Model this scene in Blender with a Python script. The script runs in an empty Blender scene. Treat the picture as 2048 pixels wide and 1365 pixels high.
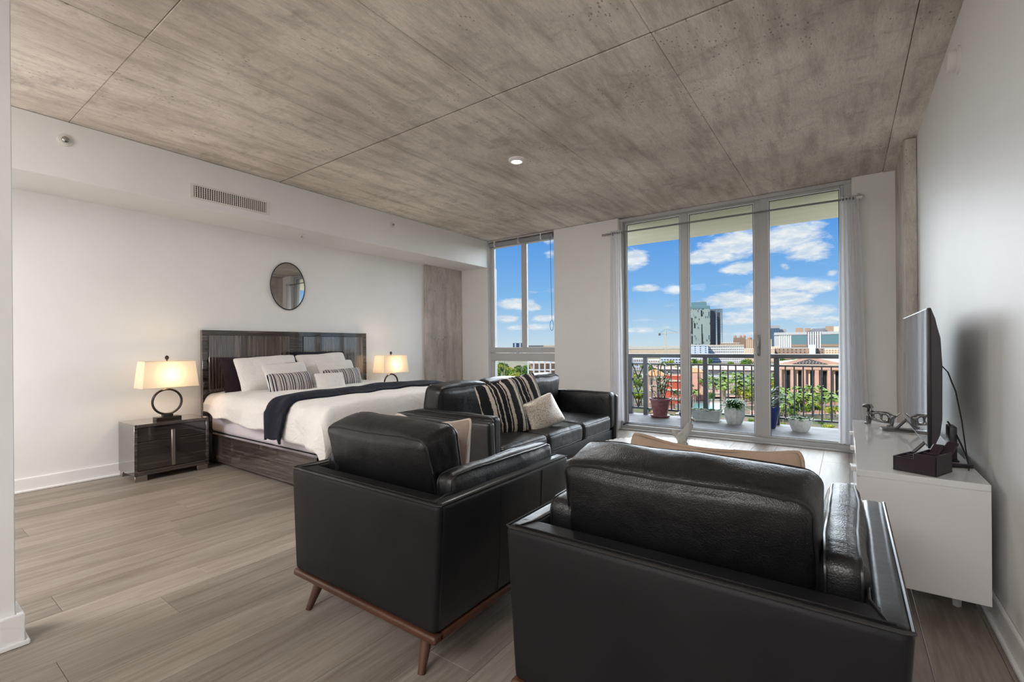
import bpy, bmesh, math, random
from mathutils import Vector, Matrix, noise
PI = math.pi
sin, cos = math.sin, math.cos
C = bpy.context.scene.collection
sc = bpy.context.scene

# ------------------------------------------------------------------ camera
FPX, CX, CY, H, YAW, ROLL = 933.815, 1024.0, 692.893, 1.16, 0.6208, -0.0084
cam_d = bpy.data.cameras.new('camera')
cam = bpy.data.objects.new('camera', cam_d)
C.objects.link(cam)
cam.location = (0, 0, H)
cam_d.sensor_width = 36.0
cam_d.lens = FPX * 36.0 / 2048.0
cam_d.shift_y = (CY - 682.5) / 2048.0
cam_d.clip_start = 0.05
cam_d.clip_end = 20000
cam.rotation_euler = (Matrix.Rotation(YAW, 3, 'Z') @ Matrix.Rotation(PI / 2, 3, 'X') @ Matrix.Rotation(ROLL, 3, 'Z')).to_euler()
sc.camera = cam
sc.view_settings.view_transform = 'Standard'
sc.view_settings.look = 'None'
sc.view_settings.gamma = 1
sc.view_settings.exposure = 0.0
sc.view_settings.use_curve_mapping = False
try:
    sc.cycles.max_bounces = 10
    sc.cycles.diffuse_bounces = 6
    sc.cycles.glossy_bounces = 4
    sc.cycles.transparent_max_bounces = 12
    sc.cycles.use_denoising = True
    sc.cycles.sample_clamp_indirect = 6.0
    sc.cycles.caustics_reflective = False
    sc.cycles.caustics_refractive = False
except Exception:
    pass

def ray(px, py):
    a = (px - CX) / FPX; b = -(py - CY) / FPX
    r = a * cos(ROLL) - b * sin(ROLL); u = a * sin(ROLL) + b * cos(ROLL)
    return Vector((-sin(YAW) + cos(YAW) * r, cos(YAW) + sin(YAW) * r, u))
def atz(px, py, z):
    r = ray(px, py); t = (z - H) / r.z
    return Vector((r.x * t, r.y * t, z))
def atd(px, py, d):
    return Vector((0, 0, H)) + ray(px, py) * d

# ------------------------------------------------------------------ sky
class NT:
    def __init__(s, tree): s.t = tree; s.n = tree.nodes; s.l = tree.links
    def add(s, typ, **kw):
        nd = s.n.new(typ)
        for k, v in kw.items(): setattr(nd, k, v)
        return nd
    def put(s, sock, v):
        if isinstance(v, bpy.types.NodeSocket): s.l.new(v, sock)
        elif v is not None:
            if isinstance(v, (tuple, list)) and len(v) == 3 and sock.type == 'RGBA': v = tuple(v) + (1,)
            sock.default_value = v
    def math(s, op, a, b=None, c=None, clamp=False):
        nd = s.add('ShaderNodeMath', operation=op); nd.use_clamp = clamp
        s.put(nd.inputs[0], a); s.put(nd.inputs[1], b)
        if c is not None: s.put(nd.inputs[2], c)
        return nd.outputs[0]
    def vmath(s, op, a, b=None):
        nd = s.add('ShaderNodeVectorMath', operation=op)
        s.put(nd.inputs[0], a)
        if b is not None: s.put(nd.inputs[1], b)
        return nd.outputs[1] if op in ('LENGTH', 'DOT_PRODUCT') else nd.outputs[0]
    def mix(s, f, a, b, blend='MIX'):
        nd = s.add('ShaderNodeMix', data_type='RGBA', blend_type=blend)
        s.put(nd.inputs[0], f); s.put(nd.inputs[6], a); s.put(nd.inputs[7], b)
        return nd.outputs[2]
    def ramp(s, f, stops, interp='LINEAR'):
        nd = s.add('ShaderNodeValToRGB'); cr = nd.color_ramp; cr.interpolation = interp
        while len(cr.elements) < len(stops): cr.elements.new(0.5)
        for e, (p, c) in zip(cr.elements, stops):
            e.position = p; e.color = tuple(c) + (1,) if len(c) == 3 else c
        s.put(nd.inputs[0], f)
        return nd.outputs[0]
    def noise(s, vec=None, scale=5, detail=4, rough=0.5, dist=0.0):
        nd = s.add('ShaderNodeTexNoise')
        if vec is not None: s.put(nd.inputs['Vector'], vec)
        nd.inputs['Scale'].default_value = scale; nd.inputs['Detail'].default_value = detail
        nd.inputs['Roughness'].default_value = rough; nd.inputs['Distortion'].default_value = dist
        return nd.outputs[0]
    def mapping(s, vec, scale=(1, 1, 1), loc=(0, 0, 0), rot=(0, 0, 0)):
        nd = s.add('ShaderNodeMapping')
        s.put(nd.inputs[0], vec); nd.inputs[1].default_value = loc; nd.inputs[2].default_value = rot; nd.inputs[3].default_value = scale
        return nd.outputs[0]
    def coord(s, which='Object'):
        return s.add('ShaderNodeTexCoord').outputs[which]

world = bpy.data.worlds.new('sky'); sc.world = world; world.use_nodes = True
W = NT(world.node_tree); W.n.clear()
gen = W.coord('Generated')
sep = W.add('ShaderNodeSeparateXYZ'); W.put(sep.inputs[0], gen)
sx, sy, sz = sep.outputs
az = W.math('ARCTAN2', sx, sy)
base = W.ramp(sz, [(0.0, (.60, .74, .84)), (.035, (.46, .66, .86)), (.10, (.24, .50, .86)), (.24, (.085, .31, .80)), (.6, (.05, .20, .60)), (1, (.04, .16, .5))])
cv = W.add('ShaderNodeCombineXYZ')
zz = W.math('ADD', W.math('MAXIMUM', sz, 0.0), 0.10)
W.put(cv.inputs[0], W.math('DIVIDE', sx, zz)); W.put(cv.inputs[1], W.math('DIVIDE', sy, zz)); cv.inputs[2].default_value = 3.7
n1 = W.noise(cv.outputs[0], 1.6, 7, 0.62, 0.2)
bv = W.add('ShaderNodeCombineXYZ'); W.put(bv.inputs[0], az); W.put(bv.inputs[1], sz)
blob_sum = None
BLOBS = [  # px, py, half-width px, half-height px, strength : the cumulus of the day
    (1440, 500, 45, 30, 1), (1480, 484, 50, 34, 1.0), (1560, 478, 95, 26, 1.1), (1615, 500, 50, 24, 1.0), (1590, 462, 60, 20, 1.0), (1400, 515, 40, 16, .9), (1268, 518, 30, 22, 1),
    (1480, 537, 42, 14, 1), (1290, 577, 26, 9, 1), (1352, 580, 26, 11, .9), (1560, 570, 70, 16, 1), (1630, 575, 60, 14, .9), (1470, 600, 62, 18, 1.1), (1570, 596, 65, 18, 1.1),
    (1560, 626, 130, 15, 1.1), (1640, 640, 70, 9, .8), (1665, 546, 14, 7, .8), (1480, 642, 60, 10, .8), (1570, 534, 12, 8, .6), (1030, 608, 40, 12, 1.1), (1060, 616, 24, 8, .9), (1015, 638, 24, 8, 1), (1090, 637, 26, 7, 1), (1060, 655, 60, 8, .7), (1100, 510, 14, 9, .6), (1098, 482, 20, 8, .6), (1290, 660, 60, 7, .6), (1400, 580, 60, 8, .3), (1500, 668, 80, 6, .6)]
for (px, py, hw, hh, st) in BLOBS:
    d = ray(px, py).normalized(); d1 = ray(px + hw, py).normalized(); d2 = ray(px, py - hh).normalized()
    a0 = math.atan2(d.x, d.y); su = abs(math.atan2(d1.x, d1.y) - a0); sv = abs(d2.z - d.z)
    q = W.mapping(bv.outputs[0], (1 / su, 1 / sv, 1), (-a0 / su, -d.z / sv, 0))
    L = W.vmath('LENGTH', q)
    v = W.math('MULTIPLY', W.math('SUBTRACT', 1.35, L, clamp=True), st)
    blob_sum = v if blob_sum is None else W.math('MAXIMUM', blob_sum, v)
dv = W.mapping(bv.outputs[0], (9, 22, 1))
nb = W.noise(dv, 4.0, 8, 0.62, 0.4)
dens = W.math('ADD', W.math('MULTIPLY', blob_sum, .62), W.math('MULTIPLY', nb, 0.9))
inview = W.math('SUBTRACT', dens, 0.62)
generic = W.math('SUBTRACT', n1, 0.60)
cl = W.math('MAXIMUM', W.math('MULTIPLY', inview, 3.2, clamp=True), W.math('MULTIPLY', generic, 5, clamp=True), clamp=True)
shade = W.noise(W.mapping(bv.outputs[0], (9, 26, 1), (0, .35, 0)), 3.2, 5, 0.6)
ccol = W.mix(W.math('MULTIPLY', W.math('SUBTRACT', shade, .38, clamp=True), 3.0, clamp=True), (.60, .70, .84), (.97, .97, .97))
above = W.math('MULTIPLY', W.math('ADD', sz, 0.0, clamp=True), 60, clamp=True)
skyc = W.mix(W.math('MULTIPLY', cl, above), base, ccol)
bg = W.add('ShaderNodeBackground'); W.put(bg.inputs[0], skyc); bg.inputs[1].default_value = 1.0
W.l.new(bg.outputs[0], W.add('ShaderNodeOutputWorld').inputs[0])

def light(name, typ, loc, energy, color=(1, 1, 1), size=None, size_y=None, rot=(0, 0, 0), **kw):
    d = bpy.data.lights.new(name, typ); d.energy = energy; d.color = color
    if size is not None:
        if typ == 'AREA':
            d.size = size
            if size_y: d.shape = 'RECTANGLE'; d.size_y = size_y
        else: d.shadow_soft_size = size
    for k, v in kw.items(): setattr(d, k, v)
    o = bpy.data.objects.new(name, d); C.objects.link(o); o.location = loc; o.rotation_euler = rot
    return o
sun = light('sun', 'SUN', (0, 0, 50), 4.8, (1, .93, .82), rot=(math.radians(48), 0, math.radians(-28)))
sun.data.angle = math.radians(.6)
# added wide sun lamp standing in for stronger daylight from the window side
window_fill = light('added_window_fill', 'SUN', (0, 30, 40), 13, (.90, .95, 1.0), rot=(math.radians(-70), 0, 0))
window_fill.data.angle = math.radians(80)
# added fill: unseen area lamps behind the camera that brighten the interior
light('added_fill_right', 'AREA', (-1.0, -2.4, 2.86), 135, (1, .99, .98), 2.2, 1.6)
light('added_fill_left', 'AREA', (-3.9, -2.0, 2.86), 185, (1, .985, .975), 1.6, 1.6)

# ------------------------------------------------------------------ materials
def mat(name, col=(.5, .5, .5), rough=.5, metal=0.0, spec=.5, **kw):
    m = bpy.data.materials.new(name); m.use_nodes = True
    b = m.node_tree.nodes['Principled BSDF']
    b.inputs['Base Color'].default_value = tuple(col) + (1,)
    b.inputs['Roughness'].default_value = rough; b.inputs['Metallic'].default_value = metal
    b.inputs['Specular IOR Level'].default_value = spec
    for k, v in kw.items(): b.inputs[k].default_value = v
    return m
def bs(m): return m.node_tree.nodes['Principled BSDF']
def bump(m, height, strength=.3, dist=.01):
    N = NT(m.node_tree); b = N.add('ShaderNodeBump'); b.inputs['Strength'].default_value = strength; b.inputs['Distance'].default_value = dist
    N.put(b.inputs['Height'], height); N.l.new(b.outputs[0], bs(m).inputs['Normal'])
def noisy(name, c1, c2, scale=4, rough=.6, bstr=0, bscale=None, stretch=(1, 1, 1), detail=5, lo=.35, hi=.65, metal=0, spec=.5, world_pos=False, bdist=.01):
    m = mat(name, c1, rough, metal, spec); N = NT(m.node_tree)
    co = N.add('ShaderNodeNewGeometry').outputs['Position'] if world_pos else N.coord()
    v = N.mapping(co, stretch)
    n = N.noise(v, scale, detail, .55)
    N.put(bs(m).inputs['Base Color'], N.ramp(n, [(lo, c1), (hi, c2)]))
    if bstr: bump(m, N.noise(v, bscale or scale * 4, 4, .6), bstr, bdist)
    return m

M = {}
# white paint with a soft sheen
M['wall'] = noisy('white_wall_paint', (.79, .785, .775), (.82, .815, .81), 1.5, .5, .06, 160, spec=.3, bdist=.002)
M['trim'] = mat('white_semigloss_trim', (.82, .815, .81), .3)
M['frame'] = mat('white_aluminium_frame', (.50, .50, .50), .35, spec=.4)
M['framew'] = mat('window_gasket_white', (.85, .86, .87), .3)
M['gasket'] = mat('black_gasket', (.03, .03, .035), .5)

def concrete(name, tint=1.0, warm=1.0, streak=(1.2, 9, 1)):
    m = mat(name, (.3, .28, .25), .78, spec=.3); N = NT(m.node_tree)
    p = N.add('ShaderNodeNewGeometry').outputs['Position']
    big = N.noise(p, .9, 6, .6, .3)
    med = N.noise(N.mapping(p, streak), 1.5, 8, .62, .15)
    fine = N.noise(N.mapping(p, (streak[0] * 3, streak[1] * 3.2, streak[2] * 3)), 5, 5, .7)
    a = N.ramp(big, [(.33, (.228 * tint, .204 * tint, .184 * tint)), (.66, (.362 * tint * warm, .336 * tint, .306 * tint))])
    b = N.ramp(med, [(.30, (.72, .70, .68)), (.55, (1.06, 1.05, 1.04))])
    c = N.ramp(fine, [(.3, (.86, .86, .86)), (.6, (1.05, 1.05, 1.05))])
    col = N.mix(1, N.mix(1, a, b, 'MULTIPLY'), c, 'MULTIPLY')
    vo = N.add('ShaderNodeTexVoronoi'); N.put(vo.inputs['Vector'], N.mapping(p, (1.5, .75, 1))); vo.inputs['Scale'].default_value = 27
    pore = N.math('LESS_THAN', vo.outputs['Distance'], N.math('MULTIPLY', N.math('SUBTRACT', N.noise(p, 2.6, 5, .7), .45, clamp=True), 1.15))
    col = N.mix(N.math('MULTIPLY', pore, .6), col, (.17, .15, .13))
    wv = N.noise(N.mapping(p, (9, 1.6, 9)), 2.0, 2, .5, 2.2)
    col = N.mix(1, col, N.ramp(N.math('FRACT', N.math('MULTIPLY', wv, 9)), [(0, (.93, .93, .93)), (.5, (1.03, 1.03, 1.03)), (1, (.93, .93, .93))]), 'MULTIPLY')
    blot = N.math('MULTIPLY', N.math('SUBTRACT', N.noise(N.mapping(p, (1.3, 2.2, 1)), 2.2, 6, .7), .56, clamp=True), 5, clamp=True)
    col = N.mix(N.math('MULTIPLY', blot, .5), col, (.19, .17, .15))
    N.put(bs(m).inputs['Base Color'], col)
    bump(m, N.math('ADD', fine, med), .25, .01)
    return m
M['concrete'] = concrete('board_marked_concrete', 2.4, 1.0, (7, 1.1, 1))
M['concrete_col'] = concrete('smooth_concrete_column', 1.9, .98, (5, 5, .8))

def plank_mat():
    m = mat('greyed_oak_vinyl', (.3, .25, .2), .33, spec=.3); N = NT(m.node_tree)
    oi = N.add('ShaderNodeObjectInfo')
    rnd = oi.outputs['Random']
    p = N.add('ShaderNodeNewGeometry').outputs['Position']
    off = N.add('ShaderNodeCombineXYZ'); N.put(off.inputs[2], N.math('MULTIPLY', rnd, 37)); N.put(off.inputs[1], N.math('MULTIPLY', rnd, 11))
    q = N.vmath('ADD', p, off.outputs[0])
    g1 = N.noise(N.mapping(q, (14, 1.1, 1)), 1.0, 7, .62, 1.1)
    g2 = N.noise(N.mapping(q, (60, 3, 1)), 1.5, 6, .7, .2)
    g3 = N.noise(N.mapping(q, (5, .9, 1)), 1.1, 3, .5, 2)
    c = N.ramp(g1, [(.30, (.186, .146, .113)), (.50, (.260, .213, .172)), (.70, (.330, .282, .235))])
    c = N.mix(1, c, N.ramp(g2, [(.3, (.80, .79, .78)), (.62, (1.06, 1.06, 1.06))]), 'MULTIPLY')
    c = N.mix(N.math('MULTIPLY', N.math('SUBTRACT', g3, .5, clamp=True), 1.6, clamp=True), c, (.23, .19, .155))
    hs = N.add('ShaderNodeHueSaturation'); N.put(hs.inputs['Color'], c)
    N.put(hs.inputs['Value'], N.math('ADD', .86, N.math('MULTIPLY', rnd, .30)))
    hs.inputs['Saturation'].default_value = .86
    N.put(bs(m).inputs['Base Color'], hs.outputs[0])
    N.put(bs(m).inputs['Roughness'], N.math('ADD', .34, N.math('MULTIPLY', g2, .18)))
    bump(m, g2, .12, .004)
    return m
M['plank'] = plank_mat()
M['joint'] = mat('plank_joint', (.09, .07, .055), .8)

def leather():
    m = mat('black_leather', (.006, .006, .007), .36, spec=.5); N = NT(m.node_tree)
    co = N.coord()
    vo = N.add('ShaderNodeTexVoronoi'); N.put(vo.inputs['Vector'], co); vo.inputs['Scale'].default_value = 260
    n = N.noise(co, 5.5, 3, .5, .5)
    n2 = N.noise(co, 22, 4, .6)
    h = N.math('ADD', N.math('MULTIPLY', vo.outputs[0], .05), N.math('ADD', N.math('MULTIPLY', n, .8), N.math('MULTIPLY', n2, .16)))
    N.put(bs(m).inputs['Base Color'], N.ramp(n, [(.35, (.005, .005, .006)), (.65, (.009, .009, .010))]))
    N.put(bs(m).inputs['Roughness'], N.math('ADD', .24, N.math('MULTIPLY', n2, .24)))
    bump(m, h, .45, .026)
    return m
M['leather'] = leather()
M['leather_flat'] = noisy('black_leather_taut', (.006, .006, .007), (.010, .010, .011), 3, .5, .12, 300, spec=.22, bdist=.003)
M['leather_arm'] = noisy('black_leather_armrest', (.009, .0095, .011), (.014, .015, .017), 5, .33, .22, 7, spec=.6, bdist=.01)
M['piping'] = mat('black_leather_piping', (.012, .012, .013), .3, spec=.7)
M['walnut'] = noisy('walnut_wood', (.045, .018, .010), (.085, .034, .018), 6, .35, .05, 40, (1, 1, .2))

def lacquer(name, axis, dark=1.0):
    m = mat(name, (.06, .05, .045), .08, spec=.8); N = NT(m.node_tree)
    st = {'v': (1, 70, 1.2), 'h': (60, 1.0, 55)}[axis]
    if axis == 'h': st = (1.4, 1.4, 60)
    n = N.noise(N.mapping(N.coord(), st), 1.0, 6, .7)
    n2 = N.noise(N.mapping(N.coord(), tuple(k * 3 for k in st)), 1.0, 3, .7)
    c = N.ramp(n, [(.36, (.022 * dark, .018 * dark, .017 * dark)), (.52, (.06 * dark, .048 * dark, .043 * dark)), (.68, (.16 * dark, .13 * dark, .115 * dark))])
    N.put(bs(m).inputs['Base Color'], N.mix(1, c, N.ramp(n2, [(.3, (.7, .7, .7)), (.6, (1.1, 1.1, 1.1))]), 'MULTIPLY'))
    bs(m).inputs['Coat Weight'].default_value = 1.0; bs(m).inputs['Coat Roughness'].default_value = .03; bs(m).inputs['Coat IOR'].default_value = 2.0 if axis == 'v' else 1.45
    return m
M['lac_v'] = lacquer('striped_ebony_lacquer_upright', 'v', 1.5)
M['lac_h'] = lacquer('striped_ebony_lacquer_level', 'h', .32)
M['lac_hl'] = lacquer('striped_ebony_lacquer_rail', 'h', .95)
M['steel'] = mat('brushed_steel', (.42, .38, .34), .3, 1.0)
M['chrome'] = mat('silver_metal', (.42, .41, .39), .16, 1.0)
M['bronze'] = mat('dark_bronze', (.05, .042, .036), .32, .8)
M['black'] = mat('matt_black', (.015, .014, .016), .4)
M['plastic'] = mat('white_plastic', (.72, .70, .66), .45)
M['gloss_white'] = mat('white_gloss_laminate', (.80, .80, .80), .08, spec=.6)
M['side_white'] = mat('white_satin_laminate', (.77, .765, .76), .35, spec=.4)
M['mirror'] = mat('mirror_glass', (.9, .9, .9), .01, 1.0)
M['screen'] = mat('dark_glossy_screen', (.012, .012, .014), .03, spec=1.0)
bs(M['screen']).inputs['Coat Weight'].default_value = 1.0
bs(M['screen']).inputs['Coat Roughness'].default_value = .02
M['tvback'] = mat('dark_plum_plastic', (.035, .028, .034), .38)
M['plum'] = mat('dark_plum_leatherette', (.028, .016, .024), .42)

def fabric(name, c1, c2, rough=.9, wr=.25, scale=3, sheen=.2):
    m = mat(name, c1, rough, spec=.2); N = NT(m.node_tree); co = N.coord()
    n = N.noise(co, scale, 5, .6, .4)
    N.put(bs(m).inputs['Base Color'], N.ramp(n, [(.35, c1), (.65, c2)]))
    h = N.math('ADD', N.noise(co, 7, 4, .6, .8), N.math('MULTIPLY', N.noise(co, 380, 2, .5), .05))
    bump(m, h, wr, .03)
    bs(m).inputs['Sheen Weight'].default_value = sheen
    return m
M['linen'] = fabric('white_cotton', (.70, .665, .635), (.76, .73, .705), wr=.7)
M['sheet'] = fabric('pale_lilac_sheet', (.62, .555, .60), (.68, .61, .65), wr=.15)
M['navy'] = fabric('dark_navy_velvet', (.006, .007, .014), (.014, .016, .028), .85, .5, 6, .03)
M['plumcloth'] = fabric('dark_plum_velvet', (.012, .006, .010), (.025, .012, .018), .8, .4, 6, .05)
M['tan'] = fabric('tan_suede', (.40, .29, .215), (.47, .35, .265), wr=.3)
M['beige'] = fabric('beige_linen', (.58, .50, .42), (.68, .60, .52), wr=.4)
M['taupe'] = fabric('taupe_cloth', (.36, .28, .235), (.42, .335, .285), wr=.3)
def stripe_fabric(name, stops_fn, per, axis=0, wob=.0, scale=1.0):
    m = mat(name, (.5, .5, .5), .85, spec=.2); N = NT(m.node_tree); co = N.coord()
    sp = N.add('ShaderNodeSeparateXYZ'); N.put(sp.inputs[0], co)
    x = sp.outputs[axis]
    if wob: x = N.math('ADD', x, N.math('MULTIPLY', N.math('SUBTRACT', N.noise(N.mapping(co, (1, 1, 1)), 28, 5, .7), .5), wob))
    fr = N.math('FRACT', N.math('ADD', N.math('MULTIPLY', x, 1 / per), 10.13))
    N.put(bs(m).inputs['Base Color'], N.ramp(fr, stops_fn, 'CONSTANT'))
    bump(m, N.noise(co, 9, 4, .6, .6), .25, .02)
    return m
D_, Wt, G_ = (.012, .013, .03), (.74, .70, .66), (.20, .17, .19)
M['pinstripe'] = stripe_fabric('navy_and_white_stripes', [(0, D_), (.13, Wt), (.19, D_), (.25, Wt), (.33, G_), (.42, Wt), (.47, D_), (.58, Wt), (.66, D_), (.70, Wt), (.74, D_), (.86, Wt), (.92, G_), (.97, Wt)], .092)
K_, B_ = (.010, .010, .012), (.50, .44, .36)
M['boldstripe'] = stripe_fabric('black_and_beige_ragged_stripes', [(0, K_), (.16, B_), (.19, K_), (.25, B_), (.36, K_), (.62, B_), (.74, K_), (.79, B_), (.83, K_), (.95, B_)], .27, wob=.03)
def zebra():
    m = mat('pale_gold_crackle', (.5, .45, .4), .42, spec=.5, metal=.0); N = NT(m.node_tree); co = N.coord()
    vo = N.add('ShaderNodeTexVoronoi', feature='DISTANCE_TO_EDGE'); N.put(vo.inputs['Vector'], N.mapping(co, (1, .6, 1))); vo.inputs['Scale'].default_value = 75
    e = N.math('GREATER_THAN', vo.outputs['Distance'], .09)
    N.put(bs(m).inputs['Base Color'], N.mix(e, (.34, .28, .22), (.66, .60, .53)))
    N.put(bs(m).inputs['Metallic'], N.math('MULTIPLY', e, .35))
    bump(m, vo.outputs['Distance'], .4, .004)
    return m
M['crackle'] = zebra()
def sheer():
    m = bpy.data.materials.new('sheer_white_voile'); m.use_nodes = True; N = NT(m.node_tree); N.n.clear()
    d = N.add('ShaderNodeBsdfDiffuse'); d.inputs[0].default_value = (.86, .86, .87, 1)
    t = N.add('ShaderNodeBsdfTranslucent'); t.inputs[0].default_value = (.9, .9, .92, 1)
    tr = N.add('ShaderNodeBsdfTransparent')
    a = N.add('ShaderNodeMixShader'); a.inputs[0].default_value = .55; N.l.new(d.outputs[0], a.inputs[1]); N.l.new(t.outputs[0], a.inputs[2])
    b = N.add('ShaderNodeMixShader'); b.inputs[0].default_value = .10; N.l.new(a.outputs[0], b.inputs[1]); N.l.new(tr.outputs[0], b.inputs[2])
    N.l.new(b.outputs[0], N.add('ShaderNodeOutputMaterial').inputs[0])
    return m
M['sheer'] = sheer()
def glass(name='clear_pane', tint=(.97, .985, .98), refl=.06):
    m = bpy.data.materials.new(name); m.use_nodes = True; N = NT(m.node_tree); N.n.clear()
    tr = N.add('ShaderNodeBsdfTransparent'); tr.inputs[0].default_value = tuple(tint) + (1,)
    g = N.add('ShaderNodeBsdfGlossy'); g.inputs['Roughness'].default_value = .01
    f = N.add('ShaderNodeLayerWeight'); f.inputs[0].default_value = .35
    fac = N.math('MULTIPLY', f.outputs['Fresnel'], refl * 4, clamp=True)
    x = N.add('ShaderNodeMixShader'); N.put(x.inputs[0], fac); N.l.new(tr.outputs[0], x.inputs[1]); N.l.new(g.outputs[0], x.inputs[2])
    N.l.new(x.outputs[0], N.add('ShaderNodeOutputMaterial').inputs[0])
    return m
M['glass'] = glass(refl=.012)
M['clear'] = glass('clear_acrylic', (.93, .96, .96), .12)
def emit(name, col, st):
    m = bpy.data.materials.new(name); m.use_nodes = True; N = NT(m.node_tree); N.n.clear()
    e = N.add('ShaderNodeEmission'); e.inputs[0].default_value = tuple(col) + (1,); e.inputs[1].default_value = st
    N.l.new(e.outputs[0], N.add('ShaderNodeOutputMaterial').inputs[0]); return m
def shade_mat():
    m = bpy.data.materials.new('cream_lamp_shade'); m.use_nodes = True; N = NT(m.node_tree); N.n.clear()
    d = N.add('ShaderNodeBsdfDiffuse'); d.inputs[0].default_value = (.9, .84, .74, 1)
    t = N.add('ShaderNodeBsdfTranslucent'); t.inputs[0].default_value = (.72, .67, .58, 1)
    a = N.add('ShaderNodeMixShader'); a.inputs[0].default_value = .6; N.l.new(d.outputs[0], a.inputs[1]); N.l.new(t.outputs[0], a.inputs[2])
    N.l.new(a.outputs[0], N.add('ShaderNodeOutputMaterial').inputs[0]); return m
M['shade'] = shade_mat()
M['bulb'] = emit('glowing_bulb', (1, .72, .42), 30)
M['lens'] = emit('lit_diffuser', (1, .98, .94), 2.0)

# ------------------------------------------------------------------ mesh builder
class MB:
    def __init__(s): s.v = []; s.f = []
    def quad(s, a, b, c, d):
        i = len(s.v); s.v += [tuple(a), tuple(b), tuple(c), tuple(d)]; s.f.append((i, i + 1, i + 2, i + 3))
    def box(s, x0, x1, y0, y1, z0, z1, bev=0, seg=2, M4=None):
        bm = bmesh.new()
        vs = [bm.verts.new((x, y, z)) for x in (x0, x1) for y in (y0, y1) for z in (z0, z1)]
        for q in ((0, 1, 3, 2), (4, 6, 7, 5), (0, 4, 5, 1), (2, 3, 7, 6), (0, 2, 6, 4), (1, 5, 7, 3)): bm.faces.new([vs[k] for k in q])
        if bev: bmesh.ops.bevel(bm, geom=bm.edges[:], offset=bev, segments=seg, profile=.5, affect='EDGES')
        s.bm(bm, M4); return s
    def bm(s, bm, M4=None):
        i = len(s.v)
        bm.verts.index_update()
        s.v += [tuple((M4 @ v.co) if M4 else v.co) for v in bm.verts]
        s.f += [tuple(i + v.index for v in f.verts) for f in bm.faces]
        bm.free()
    def tube(s, pts, r, seg=8, closed=False, caps=True, flat=None):
        pts = [Vector(p) for p in pts]; n = len(pts); i0 = len(s.v)
        rr = r if isinstance(r, (list, tuple)) else [r] * n
        up = None
        for k, p in enumerate(pts):
            a = pts[(k - 1) % n] if (closed or k > 0) else p; b = pts[(k + 1) % n] if (closed or k < n - 1) else p
            t = (b - a).normalized()
            if up is None: up = Vector((0, 0, 1)) if abs(t.z) < .9 else Vector((1, 0, 0))
            u = (up - t * up.dot(t))
            if u.length < 1e-5: u = t.orthogonal()
            u.normalize(); w = t.cross(u); up = u
            for j in range(seg):
                an = 2 * PI * j / seg
                s.v.append(tuple(p + u * cos(an) * rr[k] + w * sin(an) * rr[k] * (flat or 1)))
        for k in range(n if closed else n - 1):
            for j in range(seg):
                a = i0 + k * seg + j; b = i0 + k * seg + (j + 1) % seg
                c = i0 + ((k + 1) % n) * seg + (j + 1) % seg; d = i0 + ((k + 1) % n) * seg + j
                s.f.append((a, b, c, d))
        if caps and not closed:
            s.f.append(tuple(i0 + j for j in range(seg))[::-1]); s.f.append(tuple(i0 + (n - 1) * seg + j for j in range(seg)))
        return s
    def lathe(s, prof, seg=24, cx=0, cy=0, cz=0, cap=True, sx=1, sy=1):
        i0 = len(s.v)
        for (r, z) in prof:
            for j in range(seg):
                a = 2 * PI * j / seg; s.v.append((cx + r * cos(a) * sx, cy + r * sin(a) * sy, cz + z))
        for k in range(len(prof) - 1):
            for j in range(seg):
                s.f.append((i0 + k * seg + j, i0 + k * seg + (j + 1) % seg, i0 + (k + 1) * seg + (j + 1) % seg, i0 + (k + 1) * seg + j))
        if cap:
            s.f.append(tuple(i0 + j for j in range(seg))[::-1]); s.f.append(tuple(i0 + (len(prof) - 1) * seg + j for j in range(seg)))
        return s
    def grid(s, fn, nu, nv, closed_u=False):
        i0 = len(s.v)
        for a in range(nu + 1):
            for b in range(nv + 1): s.v.append(tuple(fn(a / nu, b / nv)))
        for a in range(nu):
            for b in range(nv):
                p = i0 + a * (nv + 1) + b; s.f.append((p, p + nv + 1, p + nv + 2, p + 1))
        return s
    def xf(s, M4):
        s.v = [tuple(M4 @ Vector(v)) for v in s.v]; return s
    def build(s, name, m, parent=None, smooth=40, kind=None, label=None):
        me = bpy.data.meshes.new(name); me.from_pydata(s.v, [], s.f); me.validate(); me.update()
        bm = bmesh.new(); bm.from_mesh(me); bmesh.ops.recalc_face_normals(bm, faces=bm.faces[:]); bm.to_mesh(me); bm.free()
        if smooth:
            me.shade_smooth(); me.set_sharp_from_angle(angle=math.radians(smooth))
        me.materials.append(m if not isinstance(m, str) else M[m])
        o = bpy.data.objects.new(name, me); C.objects.link(o)
        if parent: o.parent = parent
        if kind: o['kind'] = kind
        if label: o['label'] = label
        return o
def B(x0, x1, y0, y1, z0, z1, bev=0, seg=2): return MB().box(x0, x1, y0, y1, z0, z1, bev, seg)
def tag(o, label=None, cat=None, group=None, kind=None):
    if label: o['label'] = label
    if cat: o['category'] = cat
    if group: o['group'] = group
    if kind: o['kind'] = kind
    return o
def thing(name, label, cat, loc=(0, 0, 0), rz=0, group=None, kind=None):
    o = bpy.data.objects.new(name, None); C.objects.link(o); o.location = loc; o.rotation_euler = (0, 0, rz); o.empty_display_size = .1
    return tag(o, label, cat, group, kind)
def copy_tree(o, parent=None):
    c = o.copy(); C.objects.link(c)
    if parent: c.parent = parent
    for ch in [x for x in o.children]: copy_tree(ch, c)
    return c
def struct(name, mb, m, parent=None, smooth=40):
    o = mb.build(name, m, parent, smooth)
    if not parent: o['kind'] = 'structure'
    return o

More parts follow.
